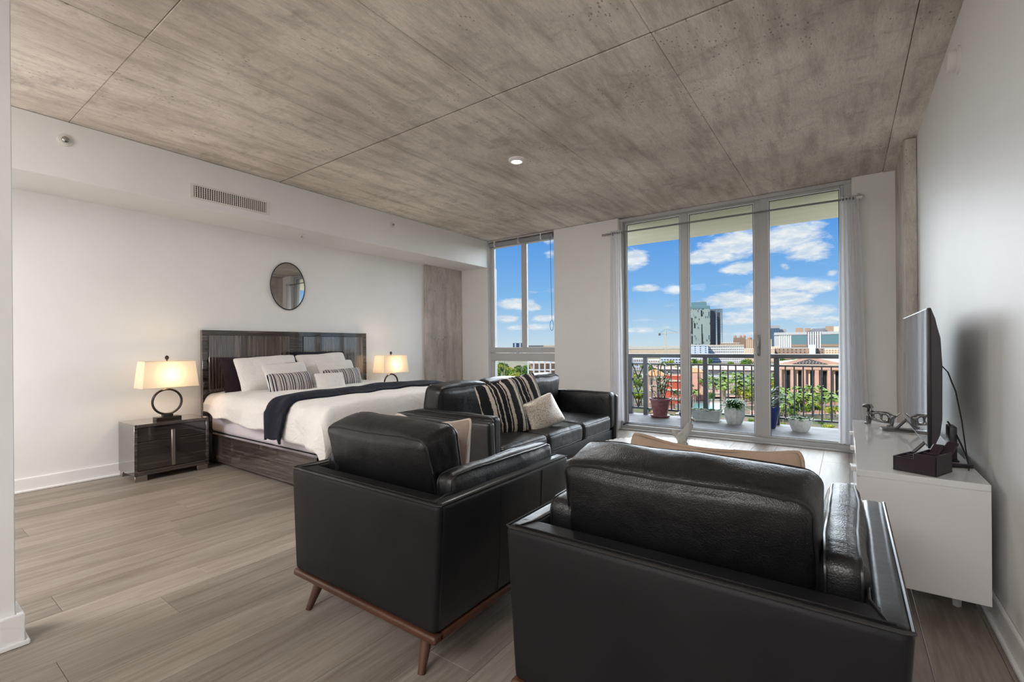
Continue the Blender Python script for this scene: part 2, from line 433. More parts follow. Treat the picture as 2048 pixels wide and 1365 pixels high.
def axis_lines(h, r, k, m):
    out = [-h + r * (i / k) for i in range(k)]
    inner = [-h + r + (2 * h - 2 * r) * i / m for i in range(m + 1)]
    return out + inner + [-x for x in reversed(out)]
def cushion(w, d, h, r=.05, k=3, m=8, bulge=(0, 0, 0), wr=.0, seed=0, fn=None):
    """soft box, size w,d,h, centred on the origin; bulge = how far each axis' faces swell"""
    half = (w / 2, d / 2, h / 2); r = min(r, min(half) * .98)
    L = [axis_lines(hh, r, k, m) for hh in half]
    idx = {}; mb = MB()
    def vert(p):
        key = tuple(round(c, 6) for c in p)
        if key in idx: return idx[key]
        inner = [max(-(hh - r), min(hh - r, c)) for c, hh in zip(p, half)]
        dd = [c - i for c, i in zip(p, inner)]
        ln = math.sqrt(sum(x * x for x in dd)); mx = max(abs(x) for x in dd)
        q = [i + (x * mx / ln if ln > 1e-9 else 0) for i, x in zip(inner, dd)]
        u = [c / hh for c, hh in zip(p, half)]
        for a in range(3):
            if bulge[a]:
                b, c = [i for i in range(3) if i != a]
                q[a] += bulge[a] * u[a] * max(0, 1 - u[b] ** 2) ** .75 * max(0, 1 - u[c] ** 2) ** .75
        v = Vector(q)
        if wr:
            n = noise.noise_vector(v * 5 + Vector((seed, seed * 2, 0))) * wr + noise.noise_vector(v * 14 + Vector((seed, 0, 9))) * wr * .3
            v += n
        if fn: v = Vector(fn(v))
        idx[key] = len(mb.v); mb.v.append(tuple(v)); return idx[key]
    for a in range(3):
        b, c = [i for i in range(3) if i != a]
        for sgn in (-1, 1):
            for i in range(len(L[b]) - 1):
                for j in range(len(L[c]) - 1):
                    q = []
                    for (ii, jj) in ((i, j), (i + 1, j), (i + 1, j + 1), (i, j + 1)):
                        p = [0, 0, 0]; p[a] = sgn * half[a]; p[b] = L[b][ii]; p[c] = L[c][jj]; q.append(vert(p))
                    mb.f.append(tuple(q))
    return mb
def rrect(w, h, r, n=5):
    out = []
    for (cx, cy, a0) in ((w / 2 - r, h / 2 - r, 0), (-w / 2 + r, h / 2 - r, 90), (-w / 2 + r, -h / 2 + r, 180), (w / 2 - r, -h / 2 + r, 270)):
        for i in range(n + 1):
            a = math.radians(a0 + 90 * i / n); out.append((cx + r * cos(a), cy + r * sin(a)))
    return out
def pillow(w, h, t, n=22, seed=0, wr=.012, pinch=.07, sag=0):
    """flat pillow in local XZ plane, thickness along Y"""
    def P(u, v, s):
        x = w / 2 * u * (1 - pinch * (1 - v * v) ** 1.0); z = h / 2 * v * (1 - pinch * (1 - u * u))
        rc = 1 - .055 * (u * v) ** 8; x *= rc; z *= rc
        T = t / 2 * (max(0, 1 - abs(u) ** 2.6)) ** .6 * (max(0, 1 - abs(v) ** 2.6)) ** .6
        z -= sag * (1 - u * u) * (v + 1) / 2
        nv = noise.noise_vector(Vector((x * 7 + seed, s * 3 + seed, z * 7))) * wr
        y = s * T + nv.y * (.3 + T / (t / 2)) * .8
        return (x + nv.x * .5, y, z + nv.z * .5)
    mb = MB()
    ts = [sin(PI / 2 * (2 * i / n - 1)) for i in range(n + 1)]
    for s in (-1, 1):
        mb.grid(lambda a, b: P(ts[round(a * n)], ts[round(b * n)], s), n, n)
    bm = bmesh.new(); tmp = bpy.data.meshes.new('t'); tmp.from_pydata(mb.v, [], mb.f); bm.from_mesh(tmp); bpy.data.meshes.remove(tmp)
    bmesh.ops.remove_doubles(bm, verts=bm.verts[:], dist=.0015)
    out = MB(); out.bm(bm)
    rim = [P(u, -1, 0) for u in ts] + [P(1, v, 0) for v in ts[1:]] + [P(-u, 1, 0) for u in ts[1:]] + [P(-1, -v, 0) for v in ts[1:-1]]
    return out, rim

# ------------------------------------------------------------------ the room
XL, XS, XR, YW, YF, CZ, SZ = -5.463, -4.85, 0.50, 6.10, 6.19, 2.914, 2.47
YB = -4.0
# floor with every plank
floor = struct('floor', B(XL - .1, XR + .1, YB - .1, YW + .12, -.12, -.004), 'joint')
random.seed(4)
PW, PL = .2195, 1.52
fixed = {-3.0525: .52, -2.833: 1.04, -3.93: 1.27}
x = -2.394 - PW * 14
row = 0
pm = {}
while x < XR:
    x1 = x + PW
    a, b = max(x, XL), min(x1, XR)
    if b - a > .01:
        off = next((v for k, v in fixed.items() if abs(k - x) < .03), None)
        if off is None: off = random.uniform(0, PL)
        y = off - PL * 4
        while y < YW + .1:
            y0, y1 = max(y, YB), min(y + PL, YW + .1)
            if y1 - y0 > .02:
                key = (round(b - a, 3), round(y1 - y0, 3))
                if key not in pm:
                    o = B(-(b - a) / 2 + .0006, (b - a) / 2 - .0006, -(y1 - y0) / 2 + .0006, (y1 - y0) / 2 - .0006, -.004, 0, .0012, 1).build('plank', 'plank', floor, 0); pm[key] = o.data
                else:
                    o = bpy.data.objects.new('plank', pm[key]); C.objects.link(o); o.parent = floor
                o.location = ((a + b) / 2, (y0 + y1) / 2, 0)
            y += PL
    x = x1; row += 1
# ceiling: slab and its formwork panels
cj = noisy('dark_formwork_joint', (.05, .042, .035), (.11, .095, .08), 9, .9, world_pos=True)
ceiling = struct('ceiling', B(XL - .1, XR + .1, YB - .1, YW + .2, CZ + .012, CZ + .2), cj)
xb = [XS - .02, -4.40, -3.2, -2.0, -.88, .32, XR + .05]; yb = [YB, -1.5, .95, 2.6, 4.92, YW + .1]
for i in range(len(xb) - 1):
    for j in range(len(yb) - 1):
        dz = random.uniform(0, .003) - (.012 if i == len(xb) - 2 else 0)
        gx = .0015; ga = .007 if yb[j] == 2.6 else .0015; gb = .007 if yb[j + 1] == 2.6 else .0015
        B(xb[i] + gx, xb[i + 1] - gx, yb[j] + ga, yb[j + 1] - gb, CZ + dz, CZ + .013, .003, 1).build('concrete_panel', 'concrete', ceiling, 0)
# walls
struct('wall_left', B(XL - .12, XL, YB, YW + .1, 0, CZ), 'wall')
struct('trim_1', B(XL, XS, YB, YW + .095, SZ, CZ - .001, .004, 1), 'wall')['label'] = 'white boxed soffit along the bedroom wall'
struct('wall_right', B(XR, XR + .12, YB, YW + .1, 0, CZ), 'wall')
struct('wall_back', B(XL, XR, YB - .12, YB, 0, CZ), 'wall')
struct('wall_near', B(-2.80, -2.664, YB, .353, 0, CZ, .003, 1), 'wall')
ww = MB()
ww.box(XL - .1, XS, YW, YW + .25, 0, SZ + .01, .004, 1); ww.box(-3.575, -2.545, YW, YW + .25, 0, CZ, .004, 1)
ww.box(.058, XR + .1, YW, YW + .25, 0, CZ, .004, 1); ww.box(XS, -3.575, YW + .06, YW + .25, 0, .10)
struct('wall_window', ww, 'wall')
struct('trim_2', B(XL, XL + .045, 5.235, YW, 0, SZ, .006, 1), 'concrete_col')['label'] = 'bare concrete column face beside the window wall'
struct('trim_3', B(.415, XR, 5.2, YW, 0, CZ - .012, .008, 1), 'concrete_col')['label'] = 'bare concrete column at the end of the television wall'
def baseboard(name, segs, h=.115):
    mb = MB()
    for (x0, x1, y0, y1, nx, ny) in segs:
        mb.box(x0, x1, y0, y1, 0, h, .004, 1)
        mb.box(x0 - (.011 if nx < 0 else 0), x1 + (.011 if nx > 0 else 0), y0 - (.011 if ny < 0 else 0), y1 + (.011 if ny > 0 else 0), 0, .019, .004, 1)
    struct(name, mb, 'trim')
baseboard('baseboard_left', [(XL, XL + .016, YB, 5.23, 1, 0)])
baseboard('baseboard_right', [(XR - .016, XR, YB, 5.19, -1, 0)])
nb = MB().box(-2.664, -2.640, YB, .377, 0, .122, .004, 1).box(-2.80, -2.6645, .353, .377, 0, .122, .004, 1)
for k in (0, 1): nb.box(*((-2.6395, -2.628, YB, .389) if k == 0 else (-2.80, -2.640, .3775, .389)), 0, .019, .004, 1)
struct('baseboard_near', nb, 'trim')
baseboard('baseboard_window', [(-3.575, -2.545, YW - .016, YW, 0, -1), (.058, .415, YW - .016, YW, 0, -1)])

# the sliding glass door
door = struct('door_1', MB().box(-2.545, .058, YF - .03, YF + .09, 2.868, CZ - .002, .004, 1).box(-2.545, .058, YF - .035, YF + .12, 0, .062, .004, 1)
              .box(-2.545, -2.508, YF - .03, YF + .09, .06, 2.87, .003, 1).box(-.012, .058, YF - .03, YF + .09, .06, 2.87, .003, 1)
              .box(-2.545, .058, YF - .10, YF - .034, 0, .018, .004, 1), 'frame')
def sash(x0, x1, y, wl, wr, wt=.045, wb=.05, z0=.062, z1=2.868):
    mb = MB()
    mb.box(x0, x0 + wl, y, y + .04, z0, z1, .003, 1); mb.box(x1 - wr, x1, y, y + .04, z0, z1, .003, 1)
    mb.box(x0 + wl, x1 - wr, y, y + .04, z1 - wt, z1, .003, 1); mb.box(x0 + wl, x1 - wr, y, y + .04, z0, z0 + wb, .003, 1)
    s = mb.build('door_panel', 'frame', door)
    g = MB()
    a0, a1, b0, b1 = x0 + wl, x1 - wr, z0 + wb, z1 - wt
    for q in ((a0, a0 + .010, b0, b1), (a1 - .010, a1, b0, b1), (a0, a1, b0, b0 + .010), (a0, a1, b1 - .010, b1)): g.box(q[0], q[1], y - .006, y + .002, q[2], q[3], .002, 1)
    g.build('glazing_bead', 'framew', s)
    g = MB()
    for q in ((a0 + .010, a0 + .016, b0, b1), (a1 - .016, a1 - .010, b0, b1), (a0, a1, b0 + .010, b0 + .016), (a0, a1, b1 - .016, b1 - .010)): g.box(q[0], q[1], y + .002, y + .012, q[2], q[3])
    g.build('gasket', 'gasket', s)
    B(a0, a1, y + .016, y + .022, b0, b1).build('pane', 'glass', s, 0)
    return s
s1 = sash(-2.508, -1.655, YF + .04, .025, .09, .02, .012)
s2 = sash(-1.655, -.808, YF + .04, .012, .075, .02, .012)
s3 = sash(-.815, -.012, YF - .008, .085, .028, .03, .012)
hd = MB().box(-.853, -.833, YF + .005, YF + .042, 1.02, 1.27, .006).box(-.848, -.838, YF - .028, YF + .006, 1.05, 1.24, .006)
hd.build('door_handle', 'chrome', s2, label='small metal pull handle')

# the narrow fixed window
YN = 6.20
win = struct('window_1', MB().box(XS, -4.79, YN - .03, YN + .05, .1, CZ - .002, .003, 1).box(-3.61, -3.575, YN - .03, YN + .05, .1, CZ - .002, .003, 1)
             .box(XS, -3.575, YN - .03, YN + .05, 2.80, CZ - .002, .003, 1).box(XS, -3.575, YN - .05, YN + .05, 1.055, 1.135, .004, 1)
             .box(XS, -3.575, YN - .04, YN + .05, .925, 1.048, .004, 1).box(XS, -3.575, YN - .03, YN + .05, .1, .17, .003, 1).box(-4.22, -4.14, YN - .028, YN + .05, 1.135, 2.8, .004, 1), 'frame')
gk = MB()
for (a0, a1, b0, b1) in ((-4.79, -4.22, 1.135, 2.8), (-4.14, -3.61, 1.135, 2.8), (-4.79, -3.61, .17, .925)):
    B(a0, a1, YN + .01, YN + .016, b0, b1).build('pane', 'glass', win, 0)
    for q in ((a0, a0 + .012, b0, b1), (a1 - .012, a1, b0, b1), (a0, a1, b0, b0 + .008), (a0, a1, b1 - .008, b1)): gk.box(q[0], q[1], YN - .006, YN + .01, q[2], q[3], .002, 1)
gk.build('glazing_bead', 'framew', win)

bl = thing('window_blind', 'grey roller blind wound up at the head of the narrow window', 'blind', (-4.21, 6.14, 2.80))
B(-.625, .625, -.035, .035, .085, .11, .003, 1).build('headrail', 'frame', bl)
MB().tube([(-.61, 0, .045), (.61, 0, .045)], .036, 14).build('fabric_roll', mat('grey_blind_cloth', (.30, .30, .33), .7), bl)
for xx in (-.50, -.02, .40): B(xx - .008, xx + .008, -.042, .0, .0, .10, .002, 1).build('clip', 'trim', bl)
MB().tube([(.57, -.03, .08), (.575, -.03, -.6), (.59, -.03, -1.25)], .004, 6).tube([(.585 + .03 * cos(a), -.03, -1.33 + .08 * sin(a)) for a in [i * PI / 6 for i in range(13)]], .004, 6).build('pull_cord', mat('blue_grey_cord', (.10, .18, .30), .5), bl)

# ------------------------------------------------------------------ curtains and rod
rod = thing('curtain_rod', 'thin grey curtain rod spanning the glass door', 'curtain rod', (-1.3, 6.03, 2.685))
MB().tube([(-1.435, 0, .010), (1.435, 0, -.012)], .011, 12).build('pole', mat('grey_metal_rod', (.20, .20, .21), .35, .6), rod)
B(-1.455, -1.37, -.014, .014, -.004, .022, .003, 1).build('end_cap', mat('grey_end', (.30, .29, .28), .4), rod)
B(1.395, 1.45, -.014, .014, -.026, -.0, .003, 1).build('end_cap', 'trim', rod)
for xx in (-1.30, 1.42): B(xx - .012, xx + .012, 0, .068, -.02, .03, .003, 1).build('bracket', 'steel', rod)
def curtain(name, label, x0, x1, xb0, xb1, ztop, zbot, folds, amp):
    def fn(u, v):
        z = ztop + (zbot - ztop) * v
        a0 = x0 + (xb0 - x0) * v ** .8; a1 = x1 + (xb1 - x1) * v ** .8
        x = a0 + (a1 - a0) * u + .01 * noise.noise(Vector((u * 9, v * 2, 1)))
        y = amp * (.5 + .5 * v) * sin(u * folds * 2 * PI + .6 * noise.noise(Vector((u * 4, v * 1.5, 0)))) + .012 * noise.noise(Vector((u * 6, v * 3, 5)))
        return (x, y, z)
    t = thing(name, label, 'curtain', (0, 6.03, 0))
    MB().grid(fn, folds * 12, 26).build('drape', 'sheer', t, 80)
    MB().grid(lambda u, v: (x0 - .004 + (x1 - x0 + .008) * u, .019 * sin(u * folds * 2 * PI) * 1.0 - .0, ztop + .03 - .055 * v), folds * 12, 2).build('pocket', 'sheer', t, 80)
    return t
curtain('curtain', 'sheer white curtain gathered beside the sofa end of the glass door', -2.625, -2.475, -2.66, -2.45, 2.70, .13, 5, .022)
curtain('curtain', 'sheer white curtain gathered at the television end of the glass door', -.045, .118, -.07, .20, 2.675, .10, 6, .026)

# ------------------------------------------------------------------ fittings on walls and ceiling
v = thing('air_vent', 'white rectangular air grille set in the soffit above the bed', 'vent', (XS, 2.117, 2.607))
mb = MB(); 
for q in ((-.36, .36, .052, .068), (-.36, .36, -.068, -.052), (-.36, -.328, -.055, .055), (.328, .36, -.055, .055)): mb.box(0, .008, q[0], q[1], q[2], q[3], .002, 1)
mb.build('frame', 'plastic', v)
B(.0005, .002, -.33, .33, -.054, .054).build('duct_shade_sheet', mat('painted_duct_shade', (.04, .038, .035), .8), v, 0)  # dark sheet behind the slats, standing in for the shade inside the duct
for i in range(34):
    y = -.318 + i * .636 / 33
    B(.002, .012, y - .0035, y + .0035, -.052, .052).build('slat', 'plastic', v, 0)
mb = MB()
for i in range(5): mb.box(.001, .004, -.328, .328, -.036 + i * .018 - .0012, -.036 + i * .018 + .0012)
mb.build('crossbar', 'plastic', v, 0)
t = thing('heat_detector', 'round white heat detector near the partition end of the soffit', 'detector', (XS, .922, 2.764))
MB().lathe([(.045, 0), (.045, .012), (.03, .018)], 24).xf(Matrix.Rotation(PI / 2, 4, 'Y')).build('base', 'plastic', t)
MB().lathe([(.022, .016), (.022, .035), (.012, .042)], 16).xf(Matrix.Rotation(PI / 2, 4, 'Y')).build('sensor', 'chrome', t)
def sprinkler(label, loc, rot):
    t = thing('fire_sprinkler', label, 'sprinkler', loc); t.rotation_euler = rot
    MB().lathe([(.034, 0), (.032, .006), (.014, .010), (.010, .016)], 20).build('escutcheon', 'plastic', t)
    MB().tube([(0, 0, .010), (0, 0, .034)], .006, 8).build('nozzle', 'chrome', t)
    MB().lathe([(.016, .034), (.016, .037)], 12).build('deflector', 'steel', t)
sprinkler('small sprinkler head on the soffit face above the far lamp', (XS, 4.085, 2.77), (0, PI / 2, 0))
sprinkler('tiny sprinkler head under the soffit above the oval mirror', (-5.09, 2.975, SZ), (PI, 0, 0))
t = thing('ceiling_light', 'small round white downlight on the concrete ceiling', 'light', (-2.508, 3.607, CZ)); t.rotation_euler = (PI, 0, 0)
MB().lathe([(.075, 0), (.075, .012), (.06, .022), (.052, .022), (.052, .014)], 32, cap=False).build('trim_ring', 'trim', t)
MB().lathe([(.054, .010), (.054, .016)], 32).build('diffuser', 'lens', t)
light('downlight', 'AREA', (-2.508, 3.607, CZ - .028), 16, (1, .97, .92), .10, shape='DISK')
t = thing('smoke_alarm', 'white drum-shaped alarm high on the television wall', 'alarm', (XR, 3.42, 2.67)); t.rotation_euler = (0, -PI / 2, 0)
MB().lathe([(.072, 0), (.072, .010), (.068, .014)], 28).build('base', 'plastic', t)
MB().lathe([(.056, .012), (.056, .040), (.048, .050)], 28).build('cover', 'plastic', t)
t = thing('wall_mirror', 'oval wall mirror in a thin black frame above the headboard', 'mirror', (XL, 3.006, 1.903))
MB().tube([(.012, .211 * cos(a), .281 * sin(a)) for a in [i * 2 * PI / 64 for i in range(64)]], .0065, 8, True).build('frame', 'black', t)
g = MB(); g.v = [(.012, .209 * cos(i * 2 * PI / 64), .279 * sin(i * 2 * PI / 64)) for i in range(64)] + [(.001, .209 * cos(i * 2 * PI / 64), .279 * sin(i * 2 * PI / 64)) for i in range(64)]
g.f = [tuple(range(64)), tuple(range(64, 128))[::-1]] + [(i, (i + 1) % 64, 64 + (i + 1) % 64, 64 + i) for i in range(64)]
g.build('glass', 'mirror', t)

# ------------------------------------------------------------------ nightstands and lamps
def nightstand(label, y):
    t = thing('nightstand', label, 'nightstand', (XL + .02, y, 0))
    w, d, z0, z1 = .58, .425, .05, .50
    mb = MB().box(0, d, -w / 2, -w / 2 + .022, z0, z1, .002, 1).box(0, d, w / 2 - .022, w / 2, z0, z1, .002, 1)
    mb.box(0, d, -w / 2 + .022, w / 2 - .022, z1 - .028, z1, .002, 1).box(0, d, -w / 2 + .022, w / 2 - .022, z0, z0 + .04, .002, 1).box(0, .02, -w / 2 + .02, w / 2 - .02, z0 + .03, z1 - .02)
    mb.build('carcass', 'lac_hl', t)
    B(.03, d - .012, -w / 2 + .024, w / 2 - .024, .345, z1 - .031, .002, 1).build('drawer', 'lac_h', t)
    dr = B(.03, d - .012, -w / 2 + .024, w / 2 - .024, z0 + .043, .341, .002, 1).build('drawer', 'lac_h', t)
    B(d - .012, d + .008, -.015, .012, .10, .425, .002, 1).build('handle', 'steel', t, label='upright bar pull in brushed metal')
    for yy in (-.24, .24):
        for xx in (.05, d - .04): B(xx - .03, xx + .03, yy - .045, yy + .045, 0, z0, .002, 1).build('foot', 'steel', t)
    return t
nightstand('dark striped lacquer nightstand standing fully visible beside the king bed', 1.672)
nightstand('dark lacquer nightstand on the far side of the bed, hidden behind the bedding', 4.42)
def lamp(label, y, x=-5.2):
    t = thing('table_lamp', label, 'lamp', (x, y, .50))
    B(-.05, .05, -.10, .10, 0, .028, .003, 1).build('base', 'bronze', t)
    B(-.028, .028, -.04, .04, .028, .05, .003, 1).build('neck', 'bronze', t)
    MB().tube([(0, .116 * sin(a), .166 - .116 * cos(a)) for a in [i * 2 * PI / 48 for i in range(48)]], .010, 10, True, flat=1.3).build('ring', 'bronze', t)
    MB().tube([(0, 0, .28), (0, 0, .575)], .006, 8).lathe([(.004, .555), (.016, .572), (.016, .588), (.004, .60)], 16).build('stem', 'bronze', t)
    # rectangular hard-back shade, wider at the foot
    a0, b0, a1, b1, z0, z1 = .118, .222, .098, .198, .305, .548
    sh = MB()
    q0 = [(-a0, -b0), (a0, -b0), (a0, b0), (-a0, b0)]; q1 = [(-a1, -b1), (a1, -b1), (a1, b1), (-a1, b1)]
    for k in range(4):
        (xa, ya), (xb_, yb_) = q0[k], q0[(k + 1) % 4]; (xc, yc), (xd, yd) = q1[(k + 1) % 4], q1[k]
        sh.quad((xa, ya, z0), (xb_, yb_, z0), (xc, yc, z1), (xd, yd, z1))
    s = sh.build('lamp_shade', 'shade', t, 0)
    for q, z in ((q0, z0), (q1, z1)): MB().tube([(a, b, z) for a, b in q], .0025, 6, True).build('binding', 'shade', s)
    MB().lathe([(.004, .36), (.026, .39), (.030, .42), (.018, .45), (.004, .46)], 16).build('bulb', 'bulb', t)
    light('lamp_glow', 'POINT', (x, y, .50 + .415), 12.0, (1, .62, .33), .035)
    return t
lamp('lit table lamp with a bronze ring base on the fully visible nightstand', 1.685)
lamp('lit ring-base table lamp beyond the bed, beside the concrete column', 4.345)

# ------------------------------------------------------------------ bed
YB0, YB1 = 2.062, 4.092
bed = thing('bed', 'king bed with a glossy striped headboard and low dark side rails', 'bed', (XL, (YB0 + YB1) / 2, 0))
def L(x, y, z): return (x - XL, y - (YB0 + YB1) / 2, z)
def Bb(x0, x1, y0, y1, z0, z1, bev=.002, seg=1):
    c = (YB0 + YB1) / 2; return B(x0 - XL, x1 - XL, y0 - c, y1 - c, z0, z1, bev, seg)
hb = Bb(XL + .005, XL + .055, YB0, YB1, .03, 1.355).build('headboard', 'lac_hl', bed)
for (a, b) in ((YB0 + .06, 2.985), (3.165, YB1 - .06)):
    Bb(XL + .055, XL + .063, a, b, .4, 1.30).build('panel', 'lac_v', hb)
    mb = MB(); c = (YB0 + YB1) / 2
    for q in ((a - .006, a - .001, .4, 1.307), (b + .001, b + .006, .4, 1.307), (a, b, 1.301, 1.306)): mb.box(.055, .058, q[0] - c, q[1] - c, q[2], q[3])
    mb.build('groove', 'black', hb)
Bb(-5.40, -3.30, YB0, YB0 + .05, .04, .305).build('side_rail', 'lac_hl', bed)
Bb(-5.40, -3.30, YB1 - .05, YB1, .04, .305).build('side_rail', 'lac_hl', bed)
Bb(-3.35, -3.28, YB0, YB1, .04, .305).build('foot_rail', 'lac_hl', bed)
for xx, yy in ((-5.3, 2.15), (-3.4, 2.15), (-5.3, 4.0), (-3.4, 4.0)): Bb(xx - .04, xx + .04, yy - .04, yy + .04, 0, .1).build('foot', 'black', bed)
o = cushion(2.02, 1.90, .22, .05, 3, 6).xf(Matrix.Translation(L(-4.38, 3.077, .40))).build('box_spring', 'sheet', bed)
o = cushion(2.02, 1.92, .24, .06, 3, 6).xf(Matrix.Translation(L(-4.38, 3.077, .56))).build('mattress', 'sheet', bed)
# duvet draped over mattress
def duvet_pt(u, v):
    x = -5.36 + (2.22) * u              # head to foot
    s = -1.32 + 2.64 * v                # across, arc length from centre line
    half = 1.0; top = .705
    yb = 3.077
    wv = noise.noise(Vector((x * 2.2, s * 2.0, 0))) * .02 + noise.noise(Vector((x * 6, s * 5, 3))) * .010
    drop_end = (.085 + .16 * u) if v < .5 else .25
    rr = .10
    e = abs(s); sg = -1 if s < 0 else 1
    arc = PI / 2 * rr; flat = half - rr + .02
    if e < flat: y = yb + s; z = top + .03 * (1 - (e / flat) ** 4) * 1.0
    elif e < flat + arc:
        a = (e - flat) / rr; y = yb + sg * (flat + rr * sin(a)); z = top - rr + rr * cos(a)
    else:
        q = (e - flat - arc) / (1.32 - flat - arc); dl = q * drop_end
        fold = .028 * sin(x * 11 + 2 * noise.noise(Vector((x * 2, 0, 1)))) * q
        y = yb + sg * (flat + rr + .012 + fold + .02 * q); z = top - rr - dl
    z += wv + .012 * sin(x * 17 + s * 3) * (max(0, e - flat * .6))
    y += noise.noise(Vector((x * 5, s * 4, 8))) * .01
    # rounded over the foot
    if x > -3.30:
        q = (x + 3.30) / .16; z -= .16 * (1 - cos(q * PI / 2)) + (.22 * max(0, q - .3)); x = -3.30 + .10 * sin(q * PI / 2)
    return Vector((x, y, z))
MB().grid(lambda u, v: Vector(duvet_pt(u, v)) - Vector((XL, (YB0 + YB1) / 2, 0)), 90, 96)
dv_ = MB().grid(lambda u, v: duvet_pt(u, v), 100, 110)
duvet = dv_.build('duvet', 'linen'); tag(duvet, 'white duvet spread over the king bed', 'duvet')
md = duvet.modifiers.new('s', 'SOLIDIFY'); md.thickness = .018; md.offset = -1
# velvet runner across the bed
def runner_pt(u, v):
    # v across the bed, u along its width
    x0 = -3.93 + .06 * sin(v * 2.2); w = .34
    s = -1.33 + 2.5 * v; 
    xx = x0 + (u - .5) * w * (1 - .22 * max(0, (.17 - v) / .17)) + .03 * noise.noise(Vector((v * 5, 0, 2)))
    if v < .17: xx += .12 * (.17 - v) / .17 * .9
    uu = (xx + 5.36) / 2.22; vv = (s + 1.32) / 2.64
    if vv < 0: vv = 0
    p = duvet_pt(uu, vv)
    p.z += .022 + .012 * sin(u * PI * 3 + v * 5) + .02 * sin(u * PI)
    e = max(0, (.18 - v) / .18)
    p.y -= .030 * min(1, e * 2.2) + .018 * (1 + sin(u * PI * 2 + .7)) * e
    if s < -1.32: p.z += (s + 1.32)
    p.z -= .03 * e
    return p
rn = MB().grid(runner_pt, 20, 110).build('bed_runner', 'navy'); tag(rn, 'dark navy velvet throw lying across the white duvet', 'throw blanket')
md = rn.modifiers.new('s', 'SOLIDIFY'); md.thickness = .02; md.offset = -1

def place_pillow(name, label, cat, m, w, h, t, loc, rz, tilt, seed, wr=.012, pinch=.07, roll=0, group=None, welt=None, weltm=None, sag=0, back=None):
    """pillow: local X width, Z height, faces -Y; rz turns it, tilt leans it back"""
    mb, rim = pillow(w, h, t, 22, seed, wr, pinch, sag)
    e = thing(name, label, cat, loc, 0, group)
    e.rotation_euler = (Matrix.Rotation(rz, 3, 'Z') @ Matrix.Rotation(tilt, 3, 'X') @ Matrix.Rotation(roll, 3, 'Y')).to_euler()
    if back:
        f = MB(); g = MB(); f.v = mb.v; g.v = mb.v
        for fc in mb.f:
            (f if sum(mb.v[i][1] for i in fc) <= 0 else g).f.append(fc)
        f.build('front', m, e, 70); g.build('back', back, e, 70)
    else: mb.build('cover', m, e, 70)
    if welt: MB().tube(rim, welt, 6, True).build('piping', weltm or m, e)
    return e
RZ = PI / 2   # faces +X (local -Y -> +X)
place_pillow('bed_pillow', 'dark plum pillow at the back beside the visible nightstand', 'pillow', 'plumcloth', .70, .46, .16, (-5.20, 2.50, .86), RZ, -.35, 11, roll=.0)
place_pillow('bed_pillow', 'dark navy pillow behind the far white pillow', 'pillow', 'navy', .70, .46, .16, (-5.22, 3.30, .90), RZ, -.25, 12)
place_pillow('bed_pillow', 'large white pillow standing behind the nearer striped pillow', 'pillow', 'linen', .68, .42, .20, (-5.07, 2.58, .885), RZ, -.42, 13, .02, .05, roll=-.05)
place_pillow('bed_pillow', 'large white pillow at the far side of the headboard', 'pillow', 'linen', .66, .42, .20, (-5.09, 3.25, .90), RZ, -.40, 14, .02, .05, roll=-.05)
place_pillow('bed_pillow', 'smaller white pillow wedged against the nearer large pillow', 'pillow', 'linen', .50, .34, .14, (-4.92, 2.70, .85), RZ, -.45, 15, .018, .06, roll=-.06)
place_pillow('bed_pillow', 'smaller white pillow wedged against the far large pillow', 'pillow', 'linen', .50, .34, .14, (-4.93, 3.32, .85), RZ, -.45, 16, .018, .06, roll=-.06)
place_pillow('lumbar_pillow', 'striped lumbar pillow lying nearest the bedside lamp', 'pillow', 'pinstripe', .50, .25, .15, (-4.76, 2.655, .785), RZ, -.35, 17, .008, .05, roll=-.03)
place_pillow('lumbar_pillow', 'striped lumbar pillow partly behind the small white one', 'pillow', 'pinstripe', .50, .25, .15, (-4.83, 3.33, .795), RZ, -.35, 18, .008, .05, roll=-.03)
place_pillow('lumbar_pillow', 'small plain white lumbar pillow between two striped ones', 'pillow', 'linen', .36, .23, .14, (-4.66, 3.045, .775), RZ, -.38, 19, .012, .05)

